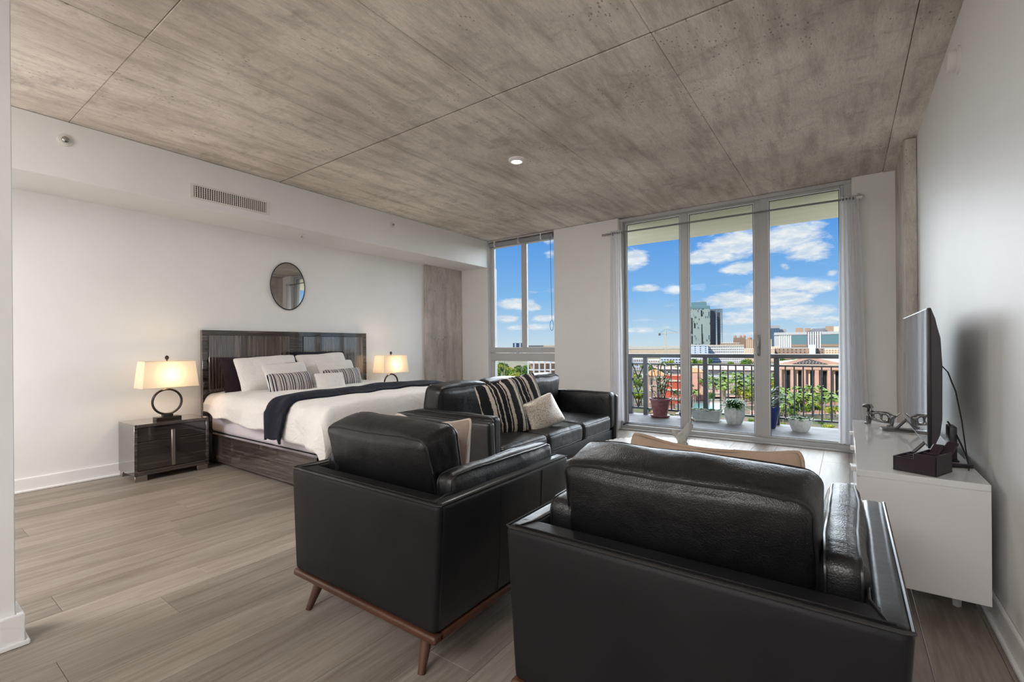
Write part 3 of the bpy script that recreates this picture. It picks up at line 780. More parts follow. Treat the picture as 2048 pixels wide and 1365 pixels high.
# ------------------------------------------------------------------ leather seating
def dense(a, b, r, n):
    p = rrect(a, b, r, n); out = []
    for i in range(len(p)):
        (x0, y0), (x1, y1) = p[i], p[(i + 1) % len(p)]; k = max(1, int(math.hypot(x1 - x0, y1 - y0) / .03))
        out += [(x0 + (x1 - x0) * j / k, y0 + (y1 - y0) * j / k) for j in range(k)]
    return out
def welt_loop(mb, pts, r=.0045): mb.tube(pts, r, 6, True)
def cushion_part(name, parent, w, d, h, loc, rot, bulge, seed, r=.04, wr=.005, m='leather', axis='y', sc_=.80, kk=3, mm=9):
    """leather box cushion with two welts running round it (axis = the cushion's thin direction)"""
    M4 = Matrix.Translation(loc) @ rot.to_4x4()
    c = cushion(w, d, h, r, kk, mm, bulge, wr, seed).xf(M4)
    o = c.build(name, m, parent, 75)
    pb = MB()
    if axis == 'y': a, b, t = w, h, d
    elif axis == 'z': a, b, t = w, d, h
    else: a, b, t = d, h, w
    for s in (-1, 1):
        pts = []
        for (p, q) in dense(a - r * .30, b - r * .30, r * 1.05, 6):
            tt = s * (t / 2 - r * .42)
            v = Vector((p, tt, q)) if axis == 'y' else (Vector((p, q, tt)) if axis == 'z' else Vector((tt, p, q)))
            hf = (w / 2, d / 2, h / 2); uu = [c / k for c, k in zip(v, hf)]; v0 = v.copy()
            for ax in range(3):
                if bulge[ax]:
                    i1, i2 = [i for i in range(3) if i != ax]
                    v[ax] += bulge[ax] * uu[ax] * max(0, 1 - uu[i1] ** 2) ** .75 * max(0, 1 - uu[i2] ** 2) ** .75
            v += noise.noise_vector(v * 5 + Vector((seed, seed * 2, 0))) * wr + noise.noise_vector(v * 14 + Vector((seed, 0, 9))) * wr * .3
            pts.append(M4 @ v)
        welt_loop(pb, pts, .0042)
    pb.build('piping', 'piping', o)
    return o
def seating(name, label, cat, loc, rz, Wd, D, seats, zt=.62, zb=.165, shell=.072, pad=.095, pad_z=.675, pad_y0=-.30, cush_h=.445, cush_dx=0, taper=.06, legs=None, back_t=.10, seat_top=.43, group=None, pad_front=.03):
    t = thing(name, label, cat, loc, rz, group)
    def tp(mb):
        mb.v = [((x * (1 - taper * max(0, (zt - z) / (zt - zb)))) if z <= zt + .02 else x, y, z) for x, y, z in mb.v]; return mb
    hw, hd = Wd / 2, D / 2
    # outer back
    tp(cushion(Wd - .004, back_t, zt - zb, .022, 3, 8, (0, .006, 0)).xf(Matrix.Translation((0, -hd + back_t / 2, (zt + zb) / 2)))).build('outer_back', 'leather_flat', t, 60)
    for s in (-1, 1):
        a = tp(cushion(shell, D - .01, zt - zb, .022, 3, 10, (.005, 0, 0), .0015, s + 3).xf(Matrix.Translation((s * (hw - shell / 2), .004, (zt + zb) / 2)))).build('arm', 'leather_arm', t, 60)
        for yy in (-.10, .20) if seats == 1 else (-.12, .22):
            sm = MB(); sm.tube([(s * (hw + .0035) * (1 - taper * max(0, (zt - z) / (zt - zb))), yy, z) for z in [zb + .01 + i * (zt - zb - .03) / 8 for i in range(9)]], .0022, 5)
            sm.build('seam', 'black', a)
    # top border welt
    wl = MB()
    o_ = .004
    outer = [(-hw + o_, hd - .01, zt - .004), (-hw + o_, -hd + .012, zt - .004), (-hw + .02, -hd + o_, zt - .003), (hw - .02, -hd + o_, zt - .003), (hw - o_, -hd + .012, zt - .004), (hw - o_, hd - .01, zt - .004)]
    wl.tube(outer, .0045, 6)
    for q in (-1, 1): wl.tube([(q * (hw - shell + .006), hd - .02, zt + .001), (q * (hw - shell + .004), -hd + back_t, zt + .0015), (q * (hw - shell * .6), -hd + .020, zt + .001)], .003, 6)
    wl.tube([(-hw + .03, -hd + .020, zt + .001), (hw - .03, -hd + .020, zt + .001)], .0025, 6)
    wl.build('piping', 'piping', t)
    st = MB()
    nst = int(Wd / .012)
    for i in range(nst):
        x = -hw + .03 + i * (Wd - .06) / nst; st.box(x, x + .007, -hd + .020, -hd + .0225, zt + .001, zt + .0025)
    st.build('stitching', 'black', t, 0, kind='stuff')
    # seat deck and front rail
    tp(MB().box(-hw + shell, hw - shell, -hd + back_t, hd - .03, zb, .275, .012)).build('seat_deck', 'leather_flat', t)
    iw = Wd - 2 * shell - 2 * pad
    sw = iw / seats
    R0 = Matrix.Identity(3)
    for i in range(seats):
        cx_ = -iw / 2 + sw * (i + .5)
        cushion_part('seat_cushion', t, sw - .004, D - back_t - .02, seat_top - .27, (cx_, .05, (seat_top + .27) / 2), R0, (0, 0, .022), 20 + i, .045, .005, axis='z')
    for i in range(seats):
        cw = (.665 if seats == 1 else sw + .01)
        cx_ = -cw * seats / 2 + cw * (i + .5) + cush_dx
        cushion_part('back_cushion', t, cw - .006, .19, cush_h, (cx_, -hd + back_t + (.155 if seats == 1 else .115), .385 + cush_h / 2), Matrix.Rotation(.27 if seats == 1 else -.14, 3, 'X'), (0, .026, .022), 30 + i * 3 + (7 if cush_dx else 0), .036 if seats == 1 else .05, .010, axis='y')
    for s in (-1, 1):
        y1 = hd - pad_front; y0 = -hd + back_t + .02 if seats > 1 else -hd + .14
        cushion_part('arm_pad', t, pad, y1 - y0, pad_z - .28, (s * (hw - shell - pad / 2 + .004), (y0 + y1) / 2, (pad_z + .28) / 2), R0, (.012, 0, .012), 50 + s, .035, .007, axis='x')
    # walnut plinth rail and legs
    k = 1 - taper
    pr = MB(); e = .006
    x_, y_ = hw * k + e, hd + e
    pr.box(-x_, x_, -y_, -y_ + .05, zb - .028, zb + .002, .010, 3).box(-x_, x_, y_ - .05, y_, zb - .028, zb + .002, .010, 3)
    pr.box(-x_, -x_ + .05, -y_ + .02, y_ - .02, zb - .028, zb + .002, .010, 3).box(x_ - .05, x_, -y_ + .02, y_ - .02, zb - .028, zb + .002, .010, 3)
    pr.build('base_rail', 'walnut', t)
    lx = hw * k - .105
    for sxx in (-1, 1):
        for syy in (-1, 1):
            p0 = (sxx * lx, syy * (hd - .075), zb - .02); p1 = (sxx * (lx + .022), syy * (hd - .015), 0.0)
            MB().tube([p0, p1], [.026, .013], 16).build('leg', 'walnut', t)
    return t
chairA = seating('armchair', 'black leather armchair with walnut legs, tan pillow at its side, nearer the bed', 'armchair', (-1.588, 1.59, 0), 0, .935, .905, 1, cush_dx=-.045)
chairB = seating('armchair', 'black leather armchair seen from behind in the foreground beside the white console', 'armchair', (-.370, 1.583, 0), 0, .95, .905, 1, cush_dx=-.012)
sofa = seating('sofa', 'black leather three-seat sofa between the bed and the coffee table', 'sofa', (-2.455, 3.61, 0), -PI / 2, 2.24, .95, 3, zt=.635, pad=.105, pad_z=.66, cush_h=.46, taper=.03, pad_front=.015)

TR = Matrix
place_pillow('throw_pillow', 'tan pillow with an embroidered front leaning in the foreground armchair', 'pillow', 'beige', .60, .46, .15, (-.42, 1.79, .582), PI, .22, 41, .016, .015, sag=.035, welt=.006, weltm='tan', back='tan')
place_pillow('throw_pillow', 'tan and beige pillow leaning in the armchair nearer the bed', 'pillow', 'beige', .64, .48, .24, (-1.735, 1.66, .58), PI - .15, .20, 42, .012, .03, sag=.04, welt=.006, weltm='beige', back='taupe', roll=.05)
SZr = -PI / 2
def sofa_pillow(label, m, w, h, t, loc, rz, tilt, roll, seed, **k): return place_pillow('throw_pillow', label, 'pillow', m, w, h, t, loc, rz, tilt, seed, roll=roll, **k)
sofa_pillow('large black and beige ragged-striped pillow at the front of the sofa group', 'boldstripe', .44, .46, .15, (-2.36, 3.16, .635), PI / 2 - .35, -.35, -.10, 43, pinch=.05, welt=.004)
sofa_pillow('black and beige ragged-striped pillow tucked behind the small pale one', 'boldstripe', .46, .44, .14, (-2.46, 3.62, .67), PI / 2 - .25, -.32, -.12, 44, pinch=.05, welt=.004)
sofa_pillow('small pale gold crackle-patterned pillow resting against two striped ones', 'crackle', .40, .30, .13, (-2.21, 3.55, .56), PI / 2 - .45, -.50, -.28, 45, pinch=.07)

# ------------------------------------------------------------------ coffee table with sculpture
ct = thing('coffee_table', 'round white lattice drum coffee table with a scalloped rim', 'table', (-1.03, 3.27, 0))
R_ = .50
tm = mat('white_lacquer_top', (.80, .81, .81), .18, spec=.5)
MB().lathe([(R_ - .012, .395), (R_ - .004, .40), (R_ - .004, .412), (R_ - .012, .42)], 64).build('top', tm, ct)
mb = MB()
for i in range(60):
    a = 2 * PI * i / 60; Mx = Matrix.Rotation(a, 4, 'Z') @ Matrix.Translation((R_ - .004, 0, .407))
    mb.box(-.012, .012, -.017, .017, -.013, .013, .004, 1, Mx)
mb.build('rim', 'trim', ct)
mb = MB()
for i in range(30):
    for s in (-1, 1):
        pts = []
        for k in range(9):
            z = .01 + .385 * k / 8; a = 2 * PI * i / 30 + s * (k / 8) * .55; rr = R_ - .01 - .05 * sin(PI * k / 8)
            pts.append((rr * cos(a), rr * sin(a), z))
        mb.tube(pts, .0045, 5)
mb.build('lattice', 'trim', ct)
MB().tube([((R_ - .012) * cos(a), (R_ - .012) * sin(a), .008) for a in [i * 2 * PI / 64 for i in range(64)]], .008, 6, True).build('foot_ring', 'trim', ct)
stt = thing('sculpture', 'grey driftwood-like branching sculpture on a clear block upon the coffee table', 'sculpture', (-.925, 3.30, .42), .25)
B(-.02, .075, -.035, .035, 0, .045, .003, 1).build('block', 'clear', stt)
sm = noisy('weathered_grey_wood', (.33, .33, .30), (.46, .45, .42), 20, .7, .4, 60)
def blobby(paths, m, name, parent, sub=2):
    me = bpy.data.meshes.new(name); vs = []; es = []; rs = []
    for path in paths:
        base_i = len(vs)
        for k, (p, r) in enumerate(path):
            vs.append(p); rs.append(r)
            if k: es.append((base_i + k - 1, base_i + k))
    me.from_pydata(vs, es, [])
    # weld shared points
    bm = bmesh.new(); bm.from_mesh(me); bmesh.ops.remove_doubles(bm, verts=bm.verts[:], dist=1e-5); bm.to_mesh(me); bm.free()
    o = bpy.data.objects.new(name, me); C.objects.link(o)
    md = o.modifiers.new('k', 'SKIN')
    look = {tuple(round(c, 4) for c in v): r for v, r in zip(vs, rs)}
    for v in me.vertices:
        r = look.get(tuple(round(c, 4) for c in v.co), .01); me.skin_vertices[0].data[v.index].radius = (r if not isinstance(r, tuple) else r[0], r if not isinstance(r, tuple) else r[1])
    me.skin_vertices[0].data[0].use_root = True
    ss = o.modifiers.new('s', 'SUBSURF'); ss.levels = sub; ss.render_levels = sub
    me.materials.append(m if not isinstance(m, str) else M[m]); o.parent = parent
    for md in o.modifiers: pass
    return o
J = (0, 0, .085)
blobby([[((-.01, 0, .0), .045), ((-.005, 0, .04), .035), (J, .028), ((.02, 0, .13), .030), ((.045, .0, .17), .024), ((.062, .0, .205), .026)],
        [(J, .028), ((-.035, 0, .115), .020), ((-.062, 0, .150), .016)],
        [((-.01, 0, .0), .045), ((-.05, .01, .035), .020)], [((-.005, 0, .04), .035), ((.04, .0, .065), .022)]], sm, 'branch', stt)
MB().lathe([(.0, 0), (.018, .004), (.020, .010), (.012, .014)], 12).xf(Matrix.Translation((.068, 0, .218)) @ Matrix.Rotation(.5, 4, 'Y')).build('cut_end', mat('brown_wood_end', (.22, .13, .08), .6), stt)

# ------------------------------------------------------------------ media console, television and small things
con = thing('media_console', 'long glossy white media console on short tapered feet', 'console', (.2475, 3.405, 0))
w2, l2 = .2125, .83
MB().box(-w2, w2, -l2, l2, .572, .600, .002, 1).build('top', 'gloss_white', con)
MB().box(-w2 + .012, w2, -l2 + .002, -l2 + .022, .12, .572, .001, 1).box(-w2 + .012, w2, l2 - .022, l2 - .002, .12, .572, .001, 1).box(-w2 + .012, w2, -l2 + .02, l2 - .02, .12, .14).box(w2 - .012, w2, -l2 + .02, l2 - .02, .13, .572).build('carcass', 'side_white', con)
for j in range(3):
    for i in range(2):
        y0 = -l2 + .004 + j * (2 * l2 - .008) / 3; y1 = y0 + (2 * l2 - .008) / 3 - .004
        z0, z1 = (.125, .345) if i == 0 else (.349, .568)
        d = MB().box(-w2, -w2 + .016, y0, y1, z0, z1, .001, 1).build('drawer', 'gloss_white', con)
        yc = (y0 + y1) / 2
        B(-w2 - .018, -w2, yc - .02, yc + .02, z1 - .035, z1 - .012, .002, 1).build('handle', 'trim', d)
for xx, yy in ((-.14, -.60), (.14, -.60), (-.14, .60), (.14, .60), (-.14, 0), (.14, 0)): MB().tube([(xx, yy, .12), (xx * 1.02, yy, 0)], [.020, .014], 4).build('foot', 'trim', con)

tv = thing('television', 'flat widescreen television standing on the white console', 'television', (.318, 3.435, .60))
MB().box(-.012, .004, -.552, .552, .068, .722, .004, 2).build('bezel', 'black', tv)
B(-.0135, -.012, -.545, .545, .078, .715).build('screen', 'screen', tv, 0)
bk = MB(); prof = [(.003, .072), (.018, .085), (.040, .13), (.048, .20), (.050, .45), (.044, .58), (.024, .67), (.004, .718)]
def bkf(u, v_):
    i = min(int(v_ * 7), 6); f_ = v_ * 7 - i; x = prof[i][0] * (1 - f_) + prof[i + 1][0] * f_; z = prof[i][1] * (1 - f_) + prof[i + 1][1] * f_
    e = min(u, 1 - u); x = .003 + (x - .003) * min(1, .72 + e * 5)
    return (x, -.55 + 1.10 * u, z)
bk.grid(bkf, 24, 7)
ring = [bkf(0, k / 7) for k in range(8)]; 
for u in (0, 1):
    r_ = [bkf(u, k / 7) for k in range(8)]; i = len(bk.v); bk.v += r_ + [(.003, r_[0][1], .072), (.003, r_[0][1], .718)]; bk.f.append(tuple(range(i, i + 8)) + (i + 9, i + 8))
bk.build('rear_shell', 'tvback', tv, 50)
for yy in (-.42, .42):
    MB().tube([(.0, yy, .085), (-.065, yy - .01, .008)], .008, 8).tube([(.0, yy, .085), (.075, yy + .01, .008)], .008, 8).build('stand_leg', 'tvback', tv)
bx = thing('set_top_box', 'narrow black box standing upright behind the television', 'media box', (.405, 3.02, .60))
B(-.014, .014, -.05, .05, 0, .165, .005).build('case', 'black', bx)
B(-.022, .022, -.045, .045, 0, .008, .002).build('stand', 'black', bx)
cb = thing('power_cable', 'thin black cable arching from behind the television down to the console', 'cable', (0, 0, 0))
MB().tube([(.372, 3.02, 1.05), (.392, 3.0, 1.02), (.415, 2.97, .93), (.43, 2.94, .80), (.438, 2.90, .66), (.44, 2.86, .606), (.43, 2.80, .604)], .003, 6).build('lead', 'black', cb)
MB().tube([(.395, 3.04, .78), (.41, 2.99, .75), (.43, 2.93, .68), (.442, 2.86, .605)], .0035, 6).build('lead', 'black', cb)

og = thing('desk_organizer', 'dark plum compartment box holding remotes at the near end of the console', 'organizer', (.268, 2.70, .601), -.43)
def wallbox(mb, x0, x1, y0, y1, z): mb.box(x0, x1, y0, y1, 0, z, .0015, 1)
# local x along the long side
ow, od = .075, .082
mb = MB(); t_ = .006
mb.box(-ow, ow, -od, od, 0, t_)
wallbox(mb, -ow, .0, -od, -od + t_, .062); wallbox(mb, 0, ow, -od, -od + t_, .085)
wallbox(mb, -ow, -ow + t_, -od, od, .062); wallbox(mb, ow - t_, ow, -od, od, .085)
wallbox(mb, -ow, 0, od - t_, od, .062); wallbox(mb, 0, ow, od - t_, od, .085)
mb.build('box', 'plum', og)
mb = MB(); wallbox(mb, -.003, .003, -od, od, .085); wallbox(mb, -ow, 0, -.022, -.016, .058); wallbox(mb, -ow, 0, .03, .036, .058); wallbox(mb, 0, ow, .0, .006, .082)
mb.build('divider', 'plum', og)
def remote(label, p0, p1):
    e = thing('remote_control', label, 'remote', p0)
    v = Vector(p1) - Vector(p0); Mx = v.to_track_quat('Z', 'Y').to_matrix().to_4x4()
    cushion(.042, .016, v.length, .008, 3, 3).xf(Mx @ Matrix.Translation((0, 0, v.length / 2))).build('body', 'plum', e)
    mb = MB()
    for i in range(5): mb.box(-.010, .010, -.0095, -.007, .04 + i * .02, .046 + i * .02)
    mb.xf(Mx).build('buttons', 'black', e)
remote('dark remote control leaning low out of the organizer', (.275, 2.68, .615), (.335, 2.79, .705))
remote('dark remote control behind the first, reaching further towards the wall', (.31, 2.70, .615), (.385, 2.82, .715))
ph = thing('dark_stick_remote', 'slim dark stick lying on the console behind the organizer', 'remote', (.40, 2.86, .601), .25)
B(-.055, .055, -.012, .012, 0, .016, .003).build('body', 'plum', ph)
dk = thing('media_player', 'thin dark flat box lying on the console beside the dog figurine', 'media box', (.255, 3.84, .601), .1)
B(-.075, .10, -.04, .045, 0, .014, .003).build('case', mat('dark_brown_plastic', (.022, .018, .016), .35), dk)
B(-.073, .098, -.042, -.040, .003, .006).build('light_strip', 'chrome', dk)

M['dogm'] = mat('dark_polished_silver', (.20, .20, .20), .2, 1.0)
dog = thing('dog_figurine', 'silver openwork dachshund figurine standing on the console', 'figurine', (.190, 4.06, .60), -.38); dog.scale = (1.2, 1.5, 1.25)
# body outline facing -X, slots through the flank
blobby([[((-.060, 0, .052), .021), ((-.048, 0, .075), .015), ((-.056, 0, .100), .018), ((-.076, 0, .098), .011), ((-.090, 0, .094), .007)],
        [((-.060, 0, .052), .021), ((-.035, 0, .066), .012), ((0, 0, .068), .011), ((.035, 0, .064), .012), ((.055, 0, .045), .020)],
        [((-.060, 0, .052), .021), ((-.030, 0, .024), .010), ((0, 0, .020), .009), ((.035, 0, .020), .010), ((.055, 0, .045), .020)],
        [((0, 0, .068), .007), ((.004, 0, .044), .006), ((0, 0, .020), .006)],
        [((-.030, 0, .024), .007), ((-.034, 0, .045), .005), ((-.035, 0, .066), .008)],
        [((.055, 0, .045), .014), ((.074, 0, .056), .004), ((.095, 0, .078), .002)]], 'dogm', 'body', dog)
for xx in (-.055, .052):
    for yy in (-.010, .010): MB().tube([(xx, yy, .045), (xx - .002, yy * 1.3, .014), (xx - .004, yy * 1.5, .005), (xx - .016, yy * 1.5, .004)], [.010, .007, .007, .005], 10).build('leg', 'dogm', dog)
for yy in (-.013, .013): MB().tube([(-.052, yy * .8, .108), (-.050, yy * 1.2, .092), (-.052, yy * 1.1, .072)], [.004, .009, .005], 8, flat=.6).build('ear', 'bronze', dog)

# ------------------------------------------------------------------ balcony
M['cream'] = noisy('cream_painted_soffit', (.74, .68, .54), (.80, .75, .62), 1.2, .7, .15, 20, (1, 6, 1), world_pos=True)
M['tile'] = noisy('grey_balcony_screed', (.13, .13, .135), (.21, .21, .215), 5, .7, .1, 40, (1, 2.5, 1), world_pos=True)
M['rail'] = mat('dark_grey_powder_coat', (.050, .054, .066), .42)
struct('balcony_floor', B(-3.1, 2.2, YW + .13, 7.75, -.16, 0, .01, 1), 'tile')
struct('balcony_ceiling', B(-3.1, 2.2, YW + .25, 7.74, 2.87, 3.06, .01, 1), 'cream')
struct('building_facade', MB().box(-9, XL - .1, YW + .1, YW + .25, -30, 12).box(.6, 9, YW + .1, YW + .25, -30, 12).box(XL - .1, .6, YW + .12, YW + .25, -30, -.16).box(XL - .1, .6, YW + .12, YW + .25, 3.06, 12), 'cream')
rl = thing('balcony_railing', 'dark grey metal balcony railing with a lattice end bay', 'railing', (0, 7.66, 0))
B(-3.06, 2.15, -.045, .045, .955, 1.015, .008).build('handrail', 'rail', rl)
B(-3.04, 2.15, -.014, .014, .835, .858, .002, 1).build('upper_rail', 'rail', rl)
B(-3.04, 2.15, -.014, .014, .085, .112, .002, 1).build('lower_rail', 'rail', rl)
for xx in (-2.99, -2.730, -1.778, -.810, .16, 1.13): B(xx - .034, xx + .034, -.032, .032, 0, .96, .002, 1).build('post', 'rail', rl, 0)
def bars(x0, x1, n):
    for i in range(1, n + 1):
        xx = x0 + (x1 - x0) * i / (n + 1); B(xx - .009, xx + .009, -.009, .009, .112, .836, .001, 1).build('baluster', 'rail', rl, 0)
bars(-2.730, -1.778, 8); bars(-1.778, -.810, 8); bars(-.810, .16, 8); bars(.16, 1.13, 8)
for k in range(3):
    z1 = .836 - k * .241; z0 = z1 - .241
    B(-2.96, -2.76, -.008, .008, z0 - .008, z0 + .008).build('lattice_bar', 'rail', rl, 0)
    for (a, b) in ((-2.955, -2.86), (-2.765, -2.86)): MB().tube([(a, 0, z1), (b, 0, z0)], .009, 4).build('lattice_bar', 'rail', rl, 0)

M['leafg'] = noisy('glossy_green_leaf', (.035, .12, .02), (.10, .25, .05), 8, .4)
M['leafd'] = noisy('dark_green_leaf', (.02, .07, .02), (.05, .14, .04), 8, .4)
M['leafy'] = noisy('yellow_green_leaf', (.16, .24, .04), (.32, .38, .08), 8, .5)
M['soil'] = noisy('potting_soil', (.03, .02, .015), (.07, .05, .035), 30, .9)
def leaf(mb, p, d, ln, wd, up=Vector((0, 0, 1)), bend=.3, n=4):
    d = d.normalized(); s = d.cross(up)
    s = s.normalized() if s.length > 1e-3 else Vector((1, 0, 0))
    i0 = len(mb.v)
    for k in range(n + 1):
        f_ = k / n; q = p + d * ln * f_ + Vector((0, 0, -bend * ln * f_ * f_)); w = wd * sin(PI * min(1, .12 + f_ * .88)) * .5
        mb.v += [tuple(q - s * w + Vector((0, 0, w * .3))), tuple(q), tuple(q + s * w + Vector((0, 0, w * .3)))]
    for k in range(n):
        a = i0 + k * 3; mb.f += [(a, a + 1, a + 4, a + 3), (a + 1, a + 2, a + 5, a + 4)]
def rv(z0=-.2, z1=1): 
    a = random.uniform(0, 2 * PI); return Vector((cos(a), sin(a), random.uniform(z0, z1)))
random.seed(11)
# tall shrub in a red-brown pot
pt = thing('potted_plant', 'leggy leafy shrub in a reddish-brown plastic pot with saucer', 'plant', (-2.43, 7.47, 0))
rd = noisy('red_brown_plastic', (.12, .035, .04), (.19, .07, .075), 18, .5)
MB().lathe([(.095, .02), (.15, .02), (.155, .035), (.150, .04)], 28).lathe([(.105, .025), (.150, .27), (.165, .272), (.165, .305), (.150, .305), (.146, .28)], 28, cap=False).build('pot', rd, pt)
MB().lathe([(.0, .0), (.13, 0), (.155, .03), (.148, .032), (.12, .012)], 28).build('saucer', rd, pt)
MB().lathe([(.001, .27), (.148, .27)], 20).build('soil', 'soil', pt)
st_ = MB(); lf = MB()
for i in range(9):
    b = Vector((random.uniform(-.06, .06), random.uniform(-.06, .06), .27)); d = Vector((random.uniform(-.45, .45), random.uniform(-.3, .3), 1)).normalized(); ln = random.uniform(.25, .62)
    pts = [b + d * ln * k / 5 + Vector((.02 * sin(k + i), .02 * cos(k * 1.3), 0)) for k in range(6)]; st_.tube(pts, .005, 5)
    for k in range(2, 6):
        for j in range(4): leaf(lf, pts[k] + rv() * .01, rv(-.3, .6), random.uniform(.07, .13), .035)
st_.build('stems', mat('brown_stem', (.12, .07, .04), .8), pt); lf.build('foliage', 'leafg', pt, 60, kind='stuff')
# little bonsai
pt = thing('bonsai', 'little crooked tree in a small dark glazed pot', 'plant', (-2.075, 7.55, 0))
MB().lathe([(.05, 0), (.075, .05), (.085, .10), (.078, .10), (.07, .08)], 20).build('pot', mat('dark_blue_glaze', (.03, .035, .05), .3), pt)
MB().tube([(0, 0, .07), (.03, 0, .13), (.0, .01, .19), (-.06, 0, .24), (-.12, 0, .28)], [.022, .018, .014, .010, .006], 8).tube([(0, .01, .19), (.05, 0, .25), (.06, 0, .30)], [.012, .008, .005], 8).build('trunk', mat('grey_bark', (.13, .10, .07), .9), pt)
lf = MB()
for c_ in ((-.12, 0, .29), (-.04, 0, .30), (.06, 0, .32), (-.17, 0, .30), (.0, 0, .36)):
    for j in range(34): leaf(lf, Vector(c_) + rv(-.6, .8) * random.uniform(.01, .07), rv(-.2, .8), .045, .018, n=2)
lf.build('foliage', 'leafd', pt, 60, kind='stuff')
M['stone'] = noisy('white_speckled_planter', (.50, .49, .46), (.66, .65, .62), 24, .6, .2, 60)
M['greyplanter'] = noisy('grey_concrete_planter', (.34, .35, .36), (.44, .45, .46), 12, .6, .2, 60)
# long trough
pt = thing('planter_trough', 'long grey rectangular planter with low green succulents', 'planter', (-1.735, 7.50, 0))
def trough(x0, x1, y0, y1, z0, z1, fl):
    mb = MB(); q0 = [(x0 + fl, y0 + fl), (x1 - fl, y0 + fl), (x1 - fl, y1 - fl), (x0 + fl, y1 - fl)]; q1 = [(x0, y0), (x1, y0), (x1, y1), (x0, y1)]
    t_ = .014; q2 = [(x0 + t_, y0 + t_), (x1 - t_, y0 + t_), (x1 - t_, y1 - t_), (x0 + t_, y1 - t_)]
    for (A, za, B_, zb_) in ((q0, z0, q1, z1), (q1, z1, q2, z1), (q2, z1, q2, z1 - .03)):
        for k in range(4):
            a, b, c, d = A[k], A[(k + 1) % 4], B_[(k + 1) % 4], B_[k]; mb.quad((*a, za), (*b, za), (*c, zb_), (*d, zb_))
    mb.quad(*[(*a, z0) for a in q0]); return mb
trough(-.215, .215, -.085, .085, .018, .17, .03).build('planter', 'greyplanter', pt, 0)
MB().box(-.20, .20, -.075, .075, 0, .02, .006).build('tray', 'greyplanter', pt)
B(-.19, .19, -.065, .065, .12, .145).build('soil', 'soil', pt)
lf = MB()
for j in range(420): leaf(lf, Vector((random.uniform(-.20, .20), random.uniform(-.07, .07), .145)), rv(.3, 1.4), random.uniform(.04, .085), .022, n=2)
lf.build('foliage', 'leafg', pt, 60, kind='stuff')
# round white pot, spiky grass
pt = thing('potted_plant', 'spiky grassy plant in a rounded off-white pot', 'plant', (-1.33, 7.42, 0))
MB().lathe([(.09, 0), (.105, .02), (.138, .12), (.140, .19), (.122, .245), (.118, .245), (.125, .19)], 10, cap=False).build('pot', 'stone', pt, 20)
MB().lathe([(.001, .22), (.12, .22)], 16).build('soil', 'soil', pt)
lf = MB()
for j in range(220): leaf(lf, Vector((random.uniform(-.06, .06), random.uniform(-.06, .06), .22)), rv(.4, 2.6), random.uniform(.20, .38), .020, bend=.55, n=5)
lf.build('foliage', 'leafg', pt, 60, kind='stuff')
# blue pot with dark palm behind mullion
pt = thing('potted_plant', 'dark-leaved palm in a tall deep blue pot behind the door stile', 'plant', (-.865, 7.30, 0))
MB().lathe([(.07, 0), (.085, .03), (.125, .24), (.135, .30), (.125, .30), (.118, .27)], 24, cap=False).build('pot', mat('cobalt_glaze', (.012, .025, .12), .2), pt)
MB().lathe([(.001, .27), (.12, .27)], 16).build('soil', 'soil', pt)
lf = MB()
for j in range(46):
    leaf(lf, Vector((0, 0, .27)) + Vector((0, 0, random.uniform(0, .22))), rv(.4, 2.2), random.uniform(.22, .40), .035, bend=.5, n=5)
lf.build('foliage', 'leafd', pt, 60, kind='stuff')
pt = thing('potted_plant', 'low clipped green plant in a white tapered pot', 'plant', (-.50, 7.25, 0))
MB().lathe([(.085, 0), (.10, .02), (.14, .13), (.142, .175), (.130, .178), (.128, .15)], 10, cap=False).build('pot', 'stone', pt, 20)
MB().lathe([(.001, .15), (.13, .15)], 16).build('soil', 'soil', pt)
lf = MB()
for j in range(420):
    a = random.uniform(0, 2 * PI); r_ = random.uniform(0, .14); leaf(lf, Vector((r_ * cos(a), r_ * sin(a), .155)), rv(.2, 1.4), random.uniform(.04, .08), .02, n=2)
lf.build('foliage', 'leafg', pt, 60, kind='stuff')
ds = thing('door_stopper', 'tiny black latch lying at the curtain foot of the sliding door', 'latch', (-2.47, 6.135, .062))
MB().tube([(-.04, 0, -.0), (-.01, 0, .02), (.03, 0, .035), (.04, 0, .05)], [.008, .006, .006, .010], 8).build('body', 'black', ds)

# ------------------------------------------------------------------ the city below
GZ = -30.0
random.seed(21)
gm = noisy('mixed_sandy_ground', (.15, .095, .05), (.055, .085, .018), .06, .95, detail=8, world_pos=True, lo=.42, hi=.60)
N = NT(gm.node_tree)
struct('ground', MB().box(-6000, 6000, 20, 12000, GZ - 2, GZ), gm, None, 0)
def cmat(name, c, rough=.8, c2=None, sc_=.3):
    return noisy(name, c, c2 or tuple(min(1, x * 1.12) for x in c), sc_, rough, world_pos=True)
M['asph'] = cmat('grey_road_asphalt', (.15, .155, .17)); M['brickpave'] = cmat('orange_brick_paving', (.32, .11, .055), c2=(.40, .18, .10)); M['conc'] = cmat('pale_concrete', (.34, .30, .25))
M['lawn'] = cmat('lawn_grass', (.045, .085, .012), c2=(.09, .13, .03), sc_=.1)
M['pinkst'] = cmat('pink_stucco', (.74, .47, .36)); M['creamst'] = cmat('cream_stucco', (.80, .66, .50)); M['whitest'] = cmat('white_stucco', (.82, .82, .82)); M['bluewh'] = cmat('bluish_white_render', (.62, .70, .82))
M['orange'] = cmat('orange_clay_tiles', (.80, .27, .09)); M['redst'] = cmat('red_painted_structure', (.62, .10, .05)); M['brown'] = cmat('brown_stucco', (.42, .28, .20)); M['roof_p'] = cmat('pinkish_metal_roof', (.66, .40, .30)); M['roof_w'] = cmat('white_roof', (.85, .78, .70))
